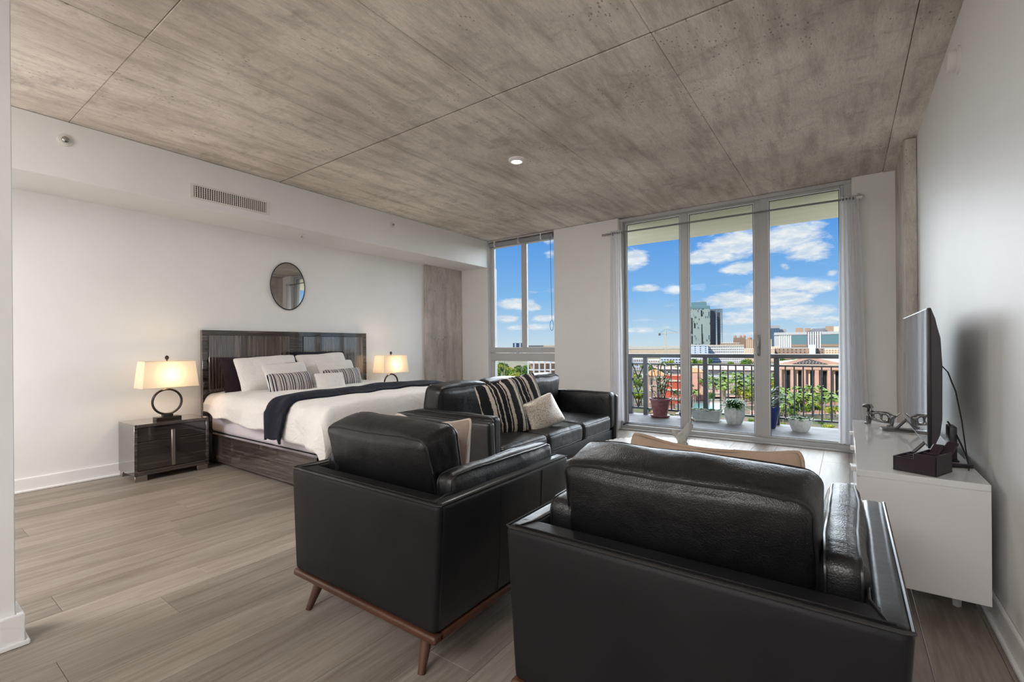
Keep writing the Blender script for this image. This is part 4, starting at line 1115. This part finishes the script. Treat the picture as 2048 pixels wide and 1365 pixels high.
M['win'] = mat('dark_window_glass', (.02, .025, .03), .5, spec=.2); M['wing'] = mat('blue_green_glass', (.16, .30, .34), .15); M['greyst'] = cmat('light_grey_panels', (.58, .60, .60)); M['navyg'] = mat('dark_blue_glass', (.05, .08, .17), .2)
M['steelf'] = cmat('dark_scaffold_steel', (.12, .12, .14)); M['slabc'] = cmat('grey_floor_slabs', (.36, .36, .37)); M['craneo'] = mat('pale_crane_steel', (.70, .62, .52), .6); M['pool'] = mat('turquoise_water', (.01, .28, .28), .3)
M['trunk'] = cmat('pale_palm_trunk', (.42, .34, .26)); M['trunkd'] = cmat('dark_tree_trunk', (.16, .11, .07))

def frame_at(px, d, z=GZ):
    """world point on the ground under pixel column px at depth d, and the turn that faces the camera"""
    p = atd(px, 700, d); rz = math.atan2(p.y, p.x) - PI / 2
    return Vector((p.x, p.y, z)), rz
def hgt(px, py, d): return atd(px, py, d).z
def wid(px0, px1, d): return (atd(px1, 700, d) - atd(px0, 700, d)).length
def bldg(name, label, px0, px1, ytop, d, depth, m, cat='building', group=None, rz=None):
    p, r = frame_at((px0 + px1) / 2, d); t = thing(name, label, cat, p, r if rz is None else rz, group)
    w = wid(px0, px1, d); h = hgt((px0 + px1) / 2, ytop, d) - GZ
    B(-w / 2, w / 2, 0, depth, 0, h).build('walls', m, t, 0)
    return t, w, h
def wins(t, w, h, nx, nz, m='win', fx=.55, fz=.5, z0=0, x0=None, x1=None, y=-.25, part='windows', z1=None):
    mb = MB(); x0 = -w / 2 if x0 is None else x0; x1 = w / 2 if x1 is None else x1; z1 = h if z1 is None else z1
    cw = (x1 - x0) / nx; ch = (z1 - z0) / nz
    for i in range(nx):
        for j in range(nz):
            cx_ = x0 + cw * (i + .5); cz = z0 + ch * (j + .5)
            mb.box(cx_ - cw * fx / 2, cx_ + cw * fx / 2, y, .05, cz - ch * fz / 2, cz + ch * fz / 2)
    o = mb.build(part, m, t, 0); o['kind'] = 'stuff'; return o

# twin towers
gt = mat('greenish_curtain_wall', (.4, .45, .44), .25); N = NT(gt.node_tree); co = N.coord()
br = N.add('ShaderNodeTexBrick'); N.put(br.inputs['Vector'], N.mapping(co, (1, 1, 1), rot=(PI / 2, 0, 0))); br.offset = 0; br.inputs['Scale'].default_value = 1
br.inputs['Brick Width'].default_value = 3.2; br.inputs['Row Height'].default_value = 3.4; br.inputs['Mortar Size'].default_value = .25
for i_, c_ in (('Color1', (.44, .50, .46, 1)), ('Color2', (.38, .47, .46, 1)), ('Mortar', (.27, .34, .34, 1))): br.inputs[i_].default_value = c_
vn = N.add('ShaderNodeTexWhiteNoise'); sn = N.add('ShaderNodeVectorMath', operation='SNAP'); N.put(sn.inputs[0], co); sn.inputs[1].default_value = (3.2, 50, 6.8); N.l.new(sn.outputs[0], vn.inputs[0])
N.put(bs(gt).inputs['Base Color'], N.mix(N.math('GREATER_THAN', vn.outputs[0], .93), br.outputs[0], (.07, .13, .14)))
D = 1500
t, w, h = bldg('glass_tower', 'tall pale green glass tower with a stepped teal crown', 1381, 1419, 612, D, 40, gt)
B(-w * .42, w * .34, 2, 36, h, h + 12).build('crown', 'wing', t, 0)
B(w * .02, w * .26, 6, 30, h + 12, h + 14).build('roof_plant', 'brown', t, 0)
B(-w * .5, w * .5, -.8, 40, h - 9, h - .5).build('teal_band', 'wing', t, 0)
for a, b, z0, z1 in ((-.42, -.36, .3, .72), (-.42, -.36, .05, .25), (-.28, -.22, .45, .58), (.08, .14, .04, .30), (.08, .12, .3, .55), (.06, .12, .75, .9)): B(w * a, w * b, -.9, 0, h * (.18 + z0 * .8), h * (.18 + z1 * .8)).build('glass_strip', 'win', t, 0)
p, r = frame_at(1432, D + 30); t = thing('tower_under_construction', 'dark bare-framed tower rising behind the green glass tower', 'building', p, r)
w = wid(1420, 1444, D + 30); h = hgt(1432, 617, D) - GZ
B(-w / 2, -w * .02, 2, 30, 0, h - 6).build('core', 'steelf', t, 0)
mb = MB()
for i in range(40): mb.box(-w / 2, w / 2, 0, 30, h * i / 39 - .55, h * i / 39)
mb.build('floor_slabs', 'slabc', t, 0, kind='stuff')
for i in range(7): B(-w / 2 + i * w / 6 - .5, -w / 2 + i * w / 6 + .5, 0, .9, 0, h).build('column', 'steelf', t, 0)
B(w * .1, w * .34, 12, 16, 0, h - 10).build('lift_shaft', 'slabc', t, 0)
# crane
dcr = 1100; p, r = frame_at(1332, dcr); t = thing('tower_crane', 'pale tower crane with a long level jib on the horizon', 'crane', p, r)
def cz(y): return hgt(1332, y, dcr) - GZ
def cxp(px): return (1 if px > 1332 else -1) * wid(min(px, 1332), max(px, 1332), dcr)
B(-1.6, 1.6, -1.6, 1.6, 0, cz(672)).build('mast', 'craneo', t, 0)
mb = MB(); n = 14
for k in range(n):
    xa, xb_ = 1.5 + (cxp(1364) - 1.5) * k / n, 1.5 + (cxp(1364) - 1.5) * (k + 1) / n; z = cz(667)
    mb.tube([(xa, 0, z), ((xa + xb_) / 2, 0, z + 2.4), (xb_, 0, z)], .35, 4)
mb.tube([(0, 0, cz(667)), (cxp(1364), 0, cz(667))], .5, 4).build('jib', 'craneo', t, 0)
MB().tube([(0, 0, cz(668)), (cxp(1318), 0, cz(668))], .8, 4).build('counter_jib', 'craneo', t, 0)
B(cxp(1318), cxp(1322), -1.5, 1.5, cz(671.5), cz(667)).build('counterweight', 'steelf', t, 0)
MB().tube([(0, 0, cz(672)), (0, 0, cz(658))], [1.6, .5], 4).build('tower_head', 'craneo', t, 0)
MB().tube([(0, 0, cz(658)), (cxp(1355), 0, cz(666))], .22, 4).tube([(0, 0, cz(658)), (cxp(1320), 0, cz(667))], .22, 4).build('tie_bar', 'steelf', t, 0)

# white apartments
t, w, h = bldg('apartment_block', 'bluish white apartment block with few small windows, under the glass tower', 1376, 1415, 692, 780, 30, 'bluewh')
wins(t, w, h, 4, 9, fx=.2, fz=.35); B(-w / 2, w / 2, -.6, 30, h, h + 1.2).build('parapet', 'whitest', t, 0)
t, w, h = bldg('apartment_block', 'long white apartment block with dense chequered balconies', 1415, 1484, 692, 785, 30, 'whitest')
wins(t, w, h, 20, 7, fx=.42, fz=.45, x0=-w * .45); wins(t, w, h, 20, 7, 'brown', fx=.2, fz=.3, x0=-w * .435, y=-.5, part='balconies')
B(-w / 2, w / 2, -.6, 30, h, h + 1.5).build('parapet', 'creamst', t, 0)
t, w, h = bldg('apartment_block', 'brown high-rise block with round-topped roofs behind the white apartments', 1468, 1490, 676, 1350, 30, 'brown')
wins(t, w, h, 8, 20, fx=.5, fz=.5)
for px in (-.35, .1, .4): MB().lathe([(w * .12, h), (w * .12, h + 5), (w * .02, h + 9)], 10, w * px, 10).build('turret', 'brown', t, 0)
t, w, h = bldg('apartment_block', 'ribbed brown block beside the door stile', 1488, 1540, 679, 1420, 30, 'brown')
wins(t, w, h, 16, 1, 'creamst', fx=.35, fz=.95, part='pilasters')
for px in (-.25, .18): MB().lathe([(w * .09, h), (w * .09, h + 5), (w * .02, h + 9)], 10, w * px, 10).build('turret', 'brown', t, 0)
t, w, h = bldg('low_office', 'low beige office behind the brown high-rise', 1443, 1478, 686, 1300, 25, 'creamst'); wins(t, w, h, 12, 5)
t, w, h = bldg('low_office', 'low cream building in front of the ribbed brown block', 1484, 1545, 698, 830, 30, 'creamst'); wins(t, w, h, 18, 6, 'brown', fx=.4)
# low beige terrace on the left
t, w, h = bldg('terrace_block', 'long low beige block on the horizon beside the crane', 1236, 1380, 697.5, 1180, 30, 'creamst'); wins(t, w, h, 60, 6, 'brown', fx=.35, fz=.4)
B(-w / 2, w / 2, -1, 30, h - 1.5, h).build('roof_edge', 'whitest', t, 0)
t, w, h = bldg('flat_block', 'bluish white two-storey block below the crane', 1322, 1372, 712, 600, 25, 'bluewh'); wins(t, w, h, 9, 4, fx=.6, fz=.3, z0=h * .2)
t, w, h = bldg('flat_block', 'white block with window rows partly behind a railing post', 1377, 1402, 712, 640, 25, 'whitest'); wins(t, w, h, 6, 5, 'brown', fx=.6, fz=.4)
t, w, h = bldg('flat_block', 'white roadside building among trees at the lattice end', 1293, 1318, 720, 575, 20, 'whitest'); wins(t, w, h, 6, 3, 'brown')
t, w, h = bldg('flat_block', 'low pale block at the lattice end of the balcony', 1250, 1285, 718, 580, 20, 'bluewh'); wins(t, w, h, 8, 3, 'brown')
# right: dark tower, large pale complex
t, w, h = bldg('office_tower', 'dark blue glass office tower with a set-back top', 1534, 1558, 657, 1500, 30, 'navyg')
B(-w * .3, w * .5, 2, 28, h, h + 9).build('top_block', 'slabc', t, 0); wins(t, w, h, 5, 18, 'wing', fx=.7, fz=.25, y=-.4)
t, w, h = bldg('office_tower', 'grey slab beside the dark blue tower', 1556, 1572, 659, 1520, 30, 'slabc')
dd = 1300; t, w, h = bldg('civic_complex', 'huge pale complex with ribbed piers and blue-green glass bays', 1559, 1705, 664, dd, 70, 'greyst')
def lx(px): return (px - 1632) / (1705 - 1559) * w
def lz(py): return hgt(1632, py, dd) - GZ
for a, b in ((1590, 1616), (1640, 1669)): B(lx(a), lx(b), -1.2, 0, lz(689), lz(669)).build('glass_bay', 'wing', t, 0)
for a, b in ((1590, 1616), (1640, 1670)): B(lx(a), lx(b), -1.6, 0, lz(694), lz(689)).build('plum_base', 'brown', t, 0)
for i in range(6): B(lx(1618.5 + i * 3.9), lx(1620.8 + i * 3.9), -2.4, 0, lz(697), lz(664)).build('pier', 'whitest', t, 0)
B(lx(1617), lx(1640), -.9, 0, lz(697), lz(664)).build('recess_shade_slab', 'steelf', t, 0)  # dark slab between the piers, recess shade put into its colour
for i in range(6): B(lx(1569 + i * 3.8), lx(1570.6 + i * 3.8), -1.6, 0, lz(696), lz(670)).build('pier', 'whitest', t, 0)
B(lx(1558), lx(1706), -1.8, 0, lz(670), lz(668.6)).build('cornice', 'slabc', t, 0)
for a, b, y_ in ((1597, 1610, 655), (1613, 1623, 656), (1648, 1662, 653), (1662, 1677, 654)): B(lx(a), lx(b), 20, 50, h, lz(y_)).build('roof_block', 'brown' if a != 1662 else 'creamst', t, 0)
mb = MB(); mb.v = [(lx(1616), 10, h), (lx(1650), 10, h), (lx(1650), 30, lz(657)), (lx(1628), 30, lz(657)), (lx(1616), 60, h), (lx(1650), 60, h)]; mb.f = [(0, 1, 2, 3), (1, 5, 2), (0, 3, 4), (4, 3, 2, 5), (0, 4, 5, 1)]
mb.build('skylight_roof', 'steelf', t, 0)
B(lx(1678), lx(1706), 10, 50, h, h + 10).build('roof_block', 'greyst', t, 0)
t, w, h = bldg('arcade_block', 'low brown block with a row of arches before the pale complex', 1553, 1640, 697, 820, 30, 'brown'); wins(t, w, h, 12, 5, 'steelf', fx=.35, fz=.5)
t, w, h = bldg('low_office', 'low cream building at the foot of the dark blue tower', 1530, 1556, 694, 880, 30, 'creamst'); wins(t, w, h, 6, 6, 'brown', fx=.3)
t, w, h = bldg('low_office', 'low cream block by the curtain on the skyline', 1636, 1712, 699, 870, 30, 'creamst'); wins(t, w, h, 16, 5, 'brown', fx=.4)
t, w, h = bldg('plant_house', 'small white rooftop plant house with a pitched grey shed', 1619, 1630, 690, 800, 10, 'whitest')
# far skyline seen in the narrow window
t, w, h = bldg('office_tower', 'lone blue glass block on the horizon in the narrow window', 1026, 1045, 686.5, 1600, 30, 'navyg'); wins(t, w, h, 2, 1, 'bluewh', fx=.35, fz=.96, part='light_strip')
t, w, h = bldg('low_office', 'low dark mottled skyline block in the narrow window', 1055, 1088, 691, 1500, 30, 'slabc'); wins(t, w, h, 14, 4, 'steelf')
t, w, h = bldg('low_office', 'pale flat-roofed building in the narrow window at the wall edge', 1087, 1118, 691, 900, 30, 'creamst'); wins(t, w, h, 10, 4, 'brown')

# flat roofs and roads
def strip(name, x0, x1, ya, yb_, m, h=.2, kind='structure'):
    q = [atz(x0, ya, GZ), atz(x1, ya, GZ), atz(x1, yb_, GZ), atz(x0, yb_, GZ)]
    mb = MB(); mb.v = [(v.x, v.y, GZ + h) for v in q] + [(v.x, v.y, GZ - .2) for v in q]; mb.f = [(0, 1, 2, 3), (4, 5, 1, 0), (5, 6, 2, 1), (6, 7, 3, 2), (7, 4, 0, 3)]
    o = mb.build(name, m, None, 0); o['kind'] = kind; return o
strip('road', 1180, 1720, 749, 755, 'asph'); strip('road', 960, 1180, 752, 760, 'asph')
strip('lawn', 1180, 1720, 733, 741, 'lawn', .1)
t, w, h = bldg('warehouse', 'long low warehouse with a flat pinkish-beige roof behind the palms', 1300, 1560, 741, 480, 70, 'conc')
B(-w / 2 - 1, w / 2 + 1, -1, 100, h, h + .6).build('roof', cmat('pinkish_flat_roof', (.30, .195, .14)), t, 0)
B(-w / 2, w * .18, -.4, 0, h * .35, h * .9).build('grey_wall_band', 'asph', t, 0)
for xx in (-.1, .05, .22): B(w * xx - 2, w * xx + 2, 20, 26, h + .6, h + 2.5).build('roof_vent', 'greyst', t, 0)
# brick plaza strips in the garden
for i, (x0, x1, ya, yb_) in enumerate(((1380, 1720, 781, 787), (1380, 1720, 792, 799), (1400, 1720, 805, 812), (1500, 1720, 822, 829), (1340, 1500, 795, 801), (1300, 1460, 770, 777), (1300, 1400, 812, 820))):
    strip('paved_path', x0, x1, ya, yb_, 'brickpave', .15)
    strip('kerb', x0, x1, yb_, yb_ + 1.4, 'conc', .3)
strip('pool_deck', 1350, 1460, 804, 830, 'conc', .3); po = strip('pool_water', 1385, 1440, 809, 825, 'pool', .45)
# pink houses with clay roofs
def hip_house(label, px0, px1, yb, ytop, yroof, d, depth, wallm, roofm, nx=3, nz=3):
    t, w, h = bldg('house', label, px0, px1, ytop, d, depth, wallm, 'house')
    rh = hgt((px0 + px1) / 2, yroof, d) - GZ - h; o = w * .05
    mb = MB(); a = [(-w / 2 - o, -o, h), (w / 2 + o, -o, h), (w / 2 + o, depth + o, h), (-w / 2 - o, depth + o, h)]; r0, r1 = (-w * .18, depth / 2, h + rh), (w * .18, depth / 2, h + rh)
    i = 0; mb.v = a + [r0, r1]; mb.f = [(0, 1, 5, 4), (1, 2, 5), (2, 3, 4, 5), (3, 0, 4), (0, 3, 2, 1)]
    mb.build('roof', roofm, t, 0)
    for i in range(nx):
        for j in range(nz):
            cx_ = -w / 2 + w * (i + .5) / nx; cz_ = h * (j + .55) / nz; B(cx_ - w * .09, cx_ + w * .09, -.15, .1, cz_ - h * .09, cz_ + h * .09).build('window', 'brown', t, 0)
    return t, w, h
t, w, h = hip_house('pink stucco tower house with an orange hipped roof near the lattice bay', 1292, 1328, 830, 752, 741, 215, 12, 'pinkst', 'orange', 2, 3)
B(-w * .14, w * .08, -1.2, 0, 0, h * .98).build('corner_pier', cmat('pink_pier_painted_shade', (.60, .40, .33)), t, 0)  # darker copy of the pink stucco, shade put into its colour
t, w, h = hip_house('smaller pink house with a shallow orange roof beyond the first', 1374, 1404, 800, 745, 737, 260, 12, 'pinkst', 'orange', 2, 3)
t, w, h = bldg('red_arcade', 'low red-painted arcade with cream bands between the pink houses', 1328, 1376, 752, 245, 10, 'redst')
for z in (.15, .48, .80): B(-w / 2, w / 2, -.5, 0, h * z, h * (z + .05)).build('band', 'creamst', t, 0)
wins(t, w, h, 6, 3, 'brown', fx=.35, fz=.35)
# colonnaded court house
p, r = frame_at(1625, 262); r += .10
t = thing('courthouse', 'pink colonnaded building with a pierced pediment beyond the garden', 'building', p, r)
def cw_(px): return (1 if px > 1625 else -1) * wid(min(px, 1625), max(px, 1625), 262)
def ch_(py): return hgt(1625, py, 262) - GZ
x0, x1 = cw_(1566), cw_(1690)
B(x0, x1, 3, 40, 0, ch_(738)).build('walls', 'creamst', t, 0)
B(x0 - .3, x1 + .3, -.2, 3.2, ch_(740), ch_(730)).build('entablature', 'pinkst', t, 0)
B(x0 - .6, x1 + .6, -.6, 3.4, ch_(731), ch_(729)).build('cornice', 'creamst', t, 0)
for a in (1568, 1590, 1610, 1632, 1653, 1674): B(cw_(a) - .9, cw_(a) + .9, 0, 2.2, 0, ch_(739)).build('column', 'pinkst', t, 0)
for a in (1579, 1600, 1621, 1642, 1663, 1684):
    B(cw_(a) - .8, cw_(a) + .1, 2.0, 3.1, 0, ch_(742)).build('pilaster', 'creamst', t, 0)
    B(cw_(a) + .3, cw_(a) + 2.0, 2.7, 3.1, 1, ch_(743)).build('window', 'win', t, 0)
mb = MB(); xa, xm, xb_ = cw_(1562), cw_(1622), cw_(1682); zb_, zt_ = ch_(729), ch_(714)
mb.v = [(xa, -.6, zb_), (xb_, -.6, zb_), (xm + 0, -.2, zt_), (xa, 42, zb_), (xb_ + 20, 42, zb_), (xm + 22, 42, zt_)]; mb.f = [(0, 1, 2), (0, 2, 5, 3), (1, 4, 5, 2), (3, 5, 4), (0, 3, 4, 1)]
mb.build('roof', 'roof_p', t, 0)
mb = MB(); mb.v = [(cw_(1590), -.9, zb_ + .2), (cw_(1650), -.9, zb_ + .2), (cw_(1619), -.8, zt_ - 1.2), (cw_(1590), -.6, zb_ + .2), (cw_(1650), -.6, zb_ + .2), (cw_(1619), -.5, zt_ - 1.2)]; mb.f = [(0, 1, 2), (0, 1, 4, 3), (1, 2, 5, 4), (2, 0, 3, 5)]
mb.build('tympanum', 'steelf', t, 0)
mb = MB()
for i in range(9):
    for j in range(4):
        xx = cw_(1597 + i * 5.6); z = zb_ + .6 + j * .75
        if z < zb_ + (zt_ - 1.8 - zb_) * (1 - abs(xx - cw_(1619)) / (cw_(1650) - cw_(1619))): mb.box(xx - .22 + (j % 2) * .3, xx + .22 + (j % 2) * .3, -1.05, -.9, z - .2, z + .2)
mb.build('fretwork', 'creamst', t, 0, kind='stuff')
# concrete frame car park in the narrow window
p, r = frame_at(1095, 250); t = thing('parking_structure', 'white open concrete frame building seen through the narrow window', 'building', p, r)
w = wid(1057, 1135, 250); zt_ = hgt(1095, 724, 250) - GZ
B(-w / 2 + 1, w / 2, 4, 30, 0, zt_ - 1).build('walls', 'brown', t, 0)
for k in range(5):
    z = zt_ * (1 - k * .18); B(-w / 2, w / 2, 0, 4, z - .6, z).build('floor_slab', 'whitest', t, 0)
for k in range(8): B(-w / 2 + w * k / 7 - .4, -w / 2 + w * k / 7 + .4, -.1, 1, 0, zt_ + 1).build('column', 'whitest', t, 0)

# trees
def crown_mesh(name, m, rx, rz_, n, ls, seed):
    random.seed(seed); mb = MB()
    lumps = [(Vector((random.uniform(-.5, .5) * rx, random.uniform(-.5, .5) * rx, random.uniform(-.3, .6) * rz_)), random.uniform(.4, .62)) for _ in range(7)]
    for i in range(n):
        c_, rr = random.choice(lumps); d = rv(-.5, 1).normalized(); p = c_ + Vector((d.x * rx * rr, d.y * rx * rr, d.z * rz_ * rr)) * random.uniform(.75, 1.05)
        a = rv(-1, 1).normalized(); a = (a + d * .4).normalized(); b = a.orthogonal().normalized(); c2 = a.cross(b); s = ls * random.uniform(.6, 1.2)
        mb.quad(p - b * s - c2 * s * .6, p + b * s - c2 * s * .4, p + b * s * .7 + c2 * s * .7, p - b * s * .6 + c2 * s * .5)
    return mb
def palm_mesh(seed, fl=3.2, n=17):
    random.seed(seed); mb = MB()
    for i in range(n):
        a = 2 * PI * i / n + random.uniform(-.2, .2); e = random.uniform(-.1, 1.1); d = Vector((cos(a) * cos(e), sin(a) * cos(e), sin(e)))
        sd = Vector((-sin(a), cos(a), 0)); p = Vector((0, 0, 0)); seg = 5; last = None
        L_ = fl * random.uniform(.8, 1.1)
        for k in range(seg + 1):
            f_ = k / seg; q = d * L_ * f_ + Vector((0, 0, -L_ * .55 * f_ * f_)); wd = .55 * sin(PI * (.1 + .85 * f_)) * fl / 3.2
            cur = (q - sd * wd - Vector((0, 0, wd * .7)), q, q + sd * wd - Vector((0, 0, wd * .7)))
            if last:
                mb.quad(last[0], last[1], cur[1], cur[0]); mb.quad(last[1], last[2], cur[2], cur[1])
            last = cur
    return mb
lg = noisy('bright_green_fronds', (.09, .20, .02), (.34, .46, .06), .5, .55, world_pos=True)  # bright yellowish green foliage, tone varied by noise
lg2 = noisy('deep_green_tree_leaves', (.05, .13, .02), (.18, .29, .05), .35, .6, world_pos=True)
lg3 = noisy('yellow_green_tree_leaves', (.28, .34, .03), (.55, .55, .08), .4, .6, world_pos=True)
protos = {}
def proto(kind):
    if kind in protos: return protos[kind]
    if kind[0] == 'palm':
        e = thing('palm_tree', '', 'palm tree'); palm_mesh(kind[1]).xf(Matrix.Translation((0, 0, 8))).build('fronds', lg if kind[1] % 2 else lg2, e, 0, kind='stuff'); MB().tube([(0, 0, 0), (.25, 0, 4), (0, 0, 8)], [.28, .2, .16], 6).build('trunk', 'trunk', e)
    else:
        e = thing('broadleaf_tree', '', 'tree'); crown_mesh('c', None, 3.6, 3.0, 420, .48, kind[1]).xf(Matrix.Translation((0, 0, 4.6))).build('foliage', (lg2, lg3, lg)[kind[1] % 3], e, 0, kind='stuff'); MB().tube([(0, 0, 0), (.1, 0, 3.5)], [.3, .16], 6).build('trunk', 'trunkd', e)
    protos[kind] = [e, False]; return protos[kind]
def plant_tree(kind, px, py, s, label, group):
    pr = proto(kind)
    if not pr[1]: o = pr[0]; pr[1] = True
    else: o = copy_tree(pr[0])
    o.location = atz(px, py, GZ); o.scale = (s, s, s * random.uniform(.9, 1.15)); o.rotation_euler = (0, 0, random.uniform(0, 6.3)); o['label'] = label; o['group'] = group
rr_ = random.Random(5)
def ordinal(n):
    o = ['', 'first', 'second', 'third', 'fourth', 'fifth', 'sixth', 'seventh', 'eighth', 'ninth', 'tenth', 'eleventh', 'twelfth', 'thirteenth', 'fourteenth', 'fifteenth', 'sixteenth', 'seventeenth', 'eighteenth', 'nineteenth']
    if n < 20: return o[n]
    t = ['twenty', 'thirty', 'forty', 'fifty'][n // 10 - 2]
    return (t[:-1] + 'ieth') if n % 10 == 0 else t + '-' + o[n % 10]
def scatter(n, kinds, x0, x1, y0, y1, s0, s1, label, group, avoid=None):
    pts = sorted((rr_.uniform(x0, x1), rr_.uniform(y0, y1)) for _ in range(n))
    for k, (px, py) in enumerate(pts):
        plant_tree(rr_.choice(kinds), px, py, rr_.uniform(s0, s1), label + ', ' + ordinal(k + 1) + ' from the left', group)
PK = [('palm', 1), ('palm', 2), ('palm', 3)]; TK = [('tree', 1), ('tree', 2), ('tree', 3)]
scatter(48, TK, 1250, 1700, 736, 741, 1.2, 1.8, 'leafy tree in the belt beyond the warehouse', 'trees beyond the warehouse')
scatter(26, TK, 1245, 1306, 738, 815, .7, 1.2, 'leafy tree beside the pink house', 'trees beside the pink house')
scatter(56, PK, 1405, 1560, 770, 812, 1.0, 1.4, 'palm in the grove behind the pool', 'palms behind the pool')
scatter(26, TK, 1405, 1560, 775, 812, .7, 1.1, 'bushy tree in the palm grove', 'bushy trees among the palms')
scatter(38, PK, 1540, 1700, 808, 846, .8, 1.1, 'palm before the courthouse', 'palms before the courthouse')
scatter(26, TK, 1530, 1700, 812, 846, .5, .85, 'bushy tree before the courthouse', 'bushes before the courthouse')
scatter(9, TK, 1530, 1566, 765, 800, .7, 1.0, 'leafy tree at the courthouse corner', 'trees at the courthouse corner')
scatter(26, TK, 1290, 1610, 826, 866, .28, .45, 'low shrub at the near garden edge', 'near garden shrubs')
scatter(12, TK, 1600, 1710, 848, 876, .3, .5, 'shrub below the curtain end', 'shrubs below the curtain')
scatter(9, PK, 1330, 1400, 800, 826, .8, 1.0, 'palm between house and pool', 'palms by the pink house')
scatter(34, TK, 985, 1062, 742, 775, 1.0, 1.6, 'leafy tree below the narrow window', 'trees below the narrow window')
scatter(8, TK, 1060, 1115, 775, 790, .5, .8, 'shrub before the frame building', 'shrubs by the frame building')
scatter(7, TK, 1336, 1372, 738, 746, .6, .9, 'tree on the lawn behind the red arcade', 'trees behind the arcade')
for i, (px, py, top) in enumerate(((1010, 800, 722), (1044, 790, 735))):
    p = atz(px, py, GZ); d_ = p.x * -sin(YAW) + p.y * cos(YAW); t = thing('lamp_post', ('tall pale lamp post among the trees below the narrow window', 'shorter pale lamp post near the frame building')[i], 'lamp post', p)
    hh = hgt(px, top, d_) - GZ; MB().tube([(0, 0, 0), (0, 0, hh)], [.28, .18], 6).build('post', 'conc', t); B(-.1, 1.4, -.2, .2, hh - .1, hh + .15).build('arm', 'conc', t, 0)
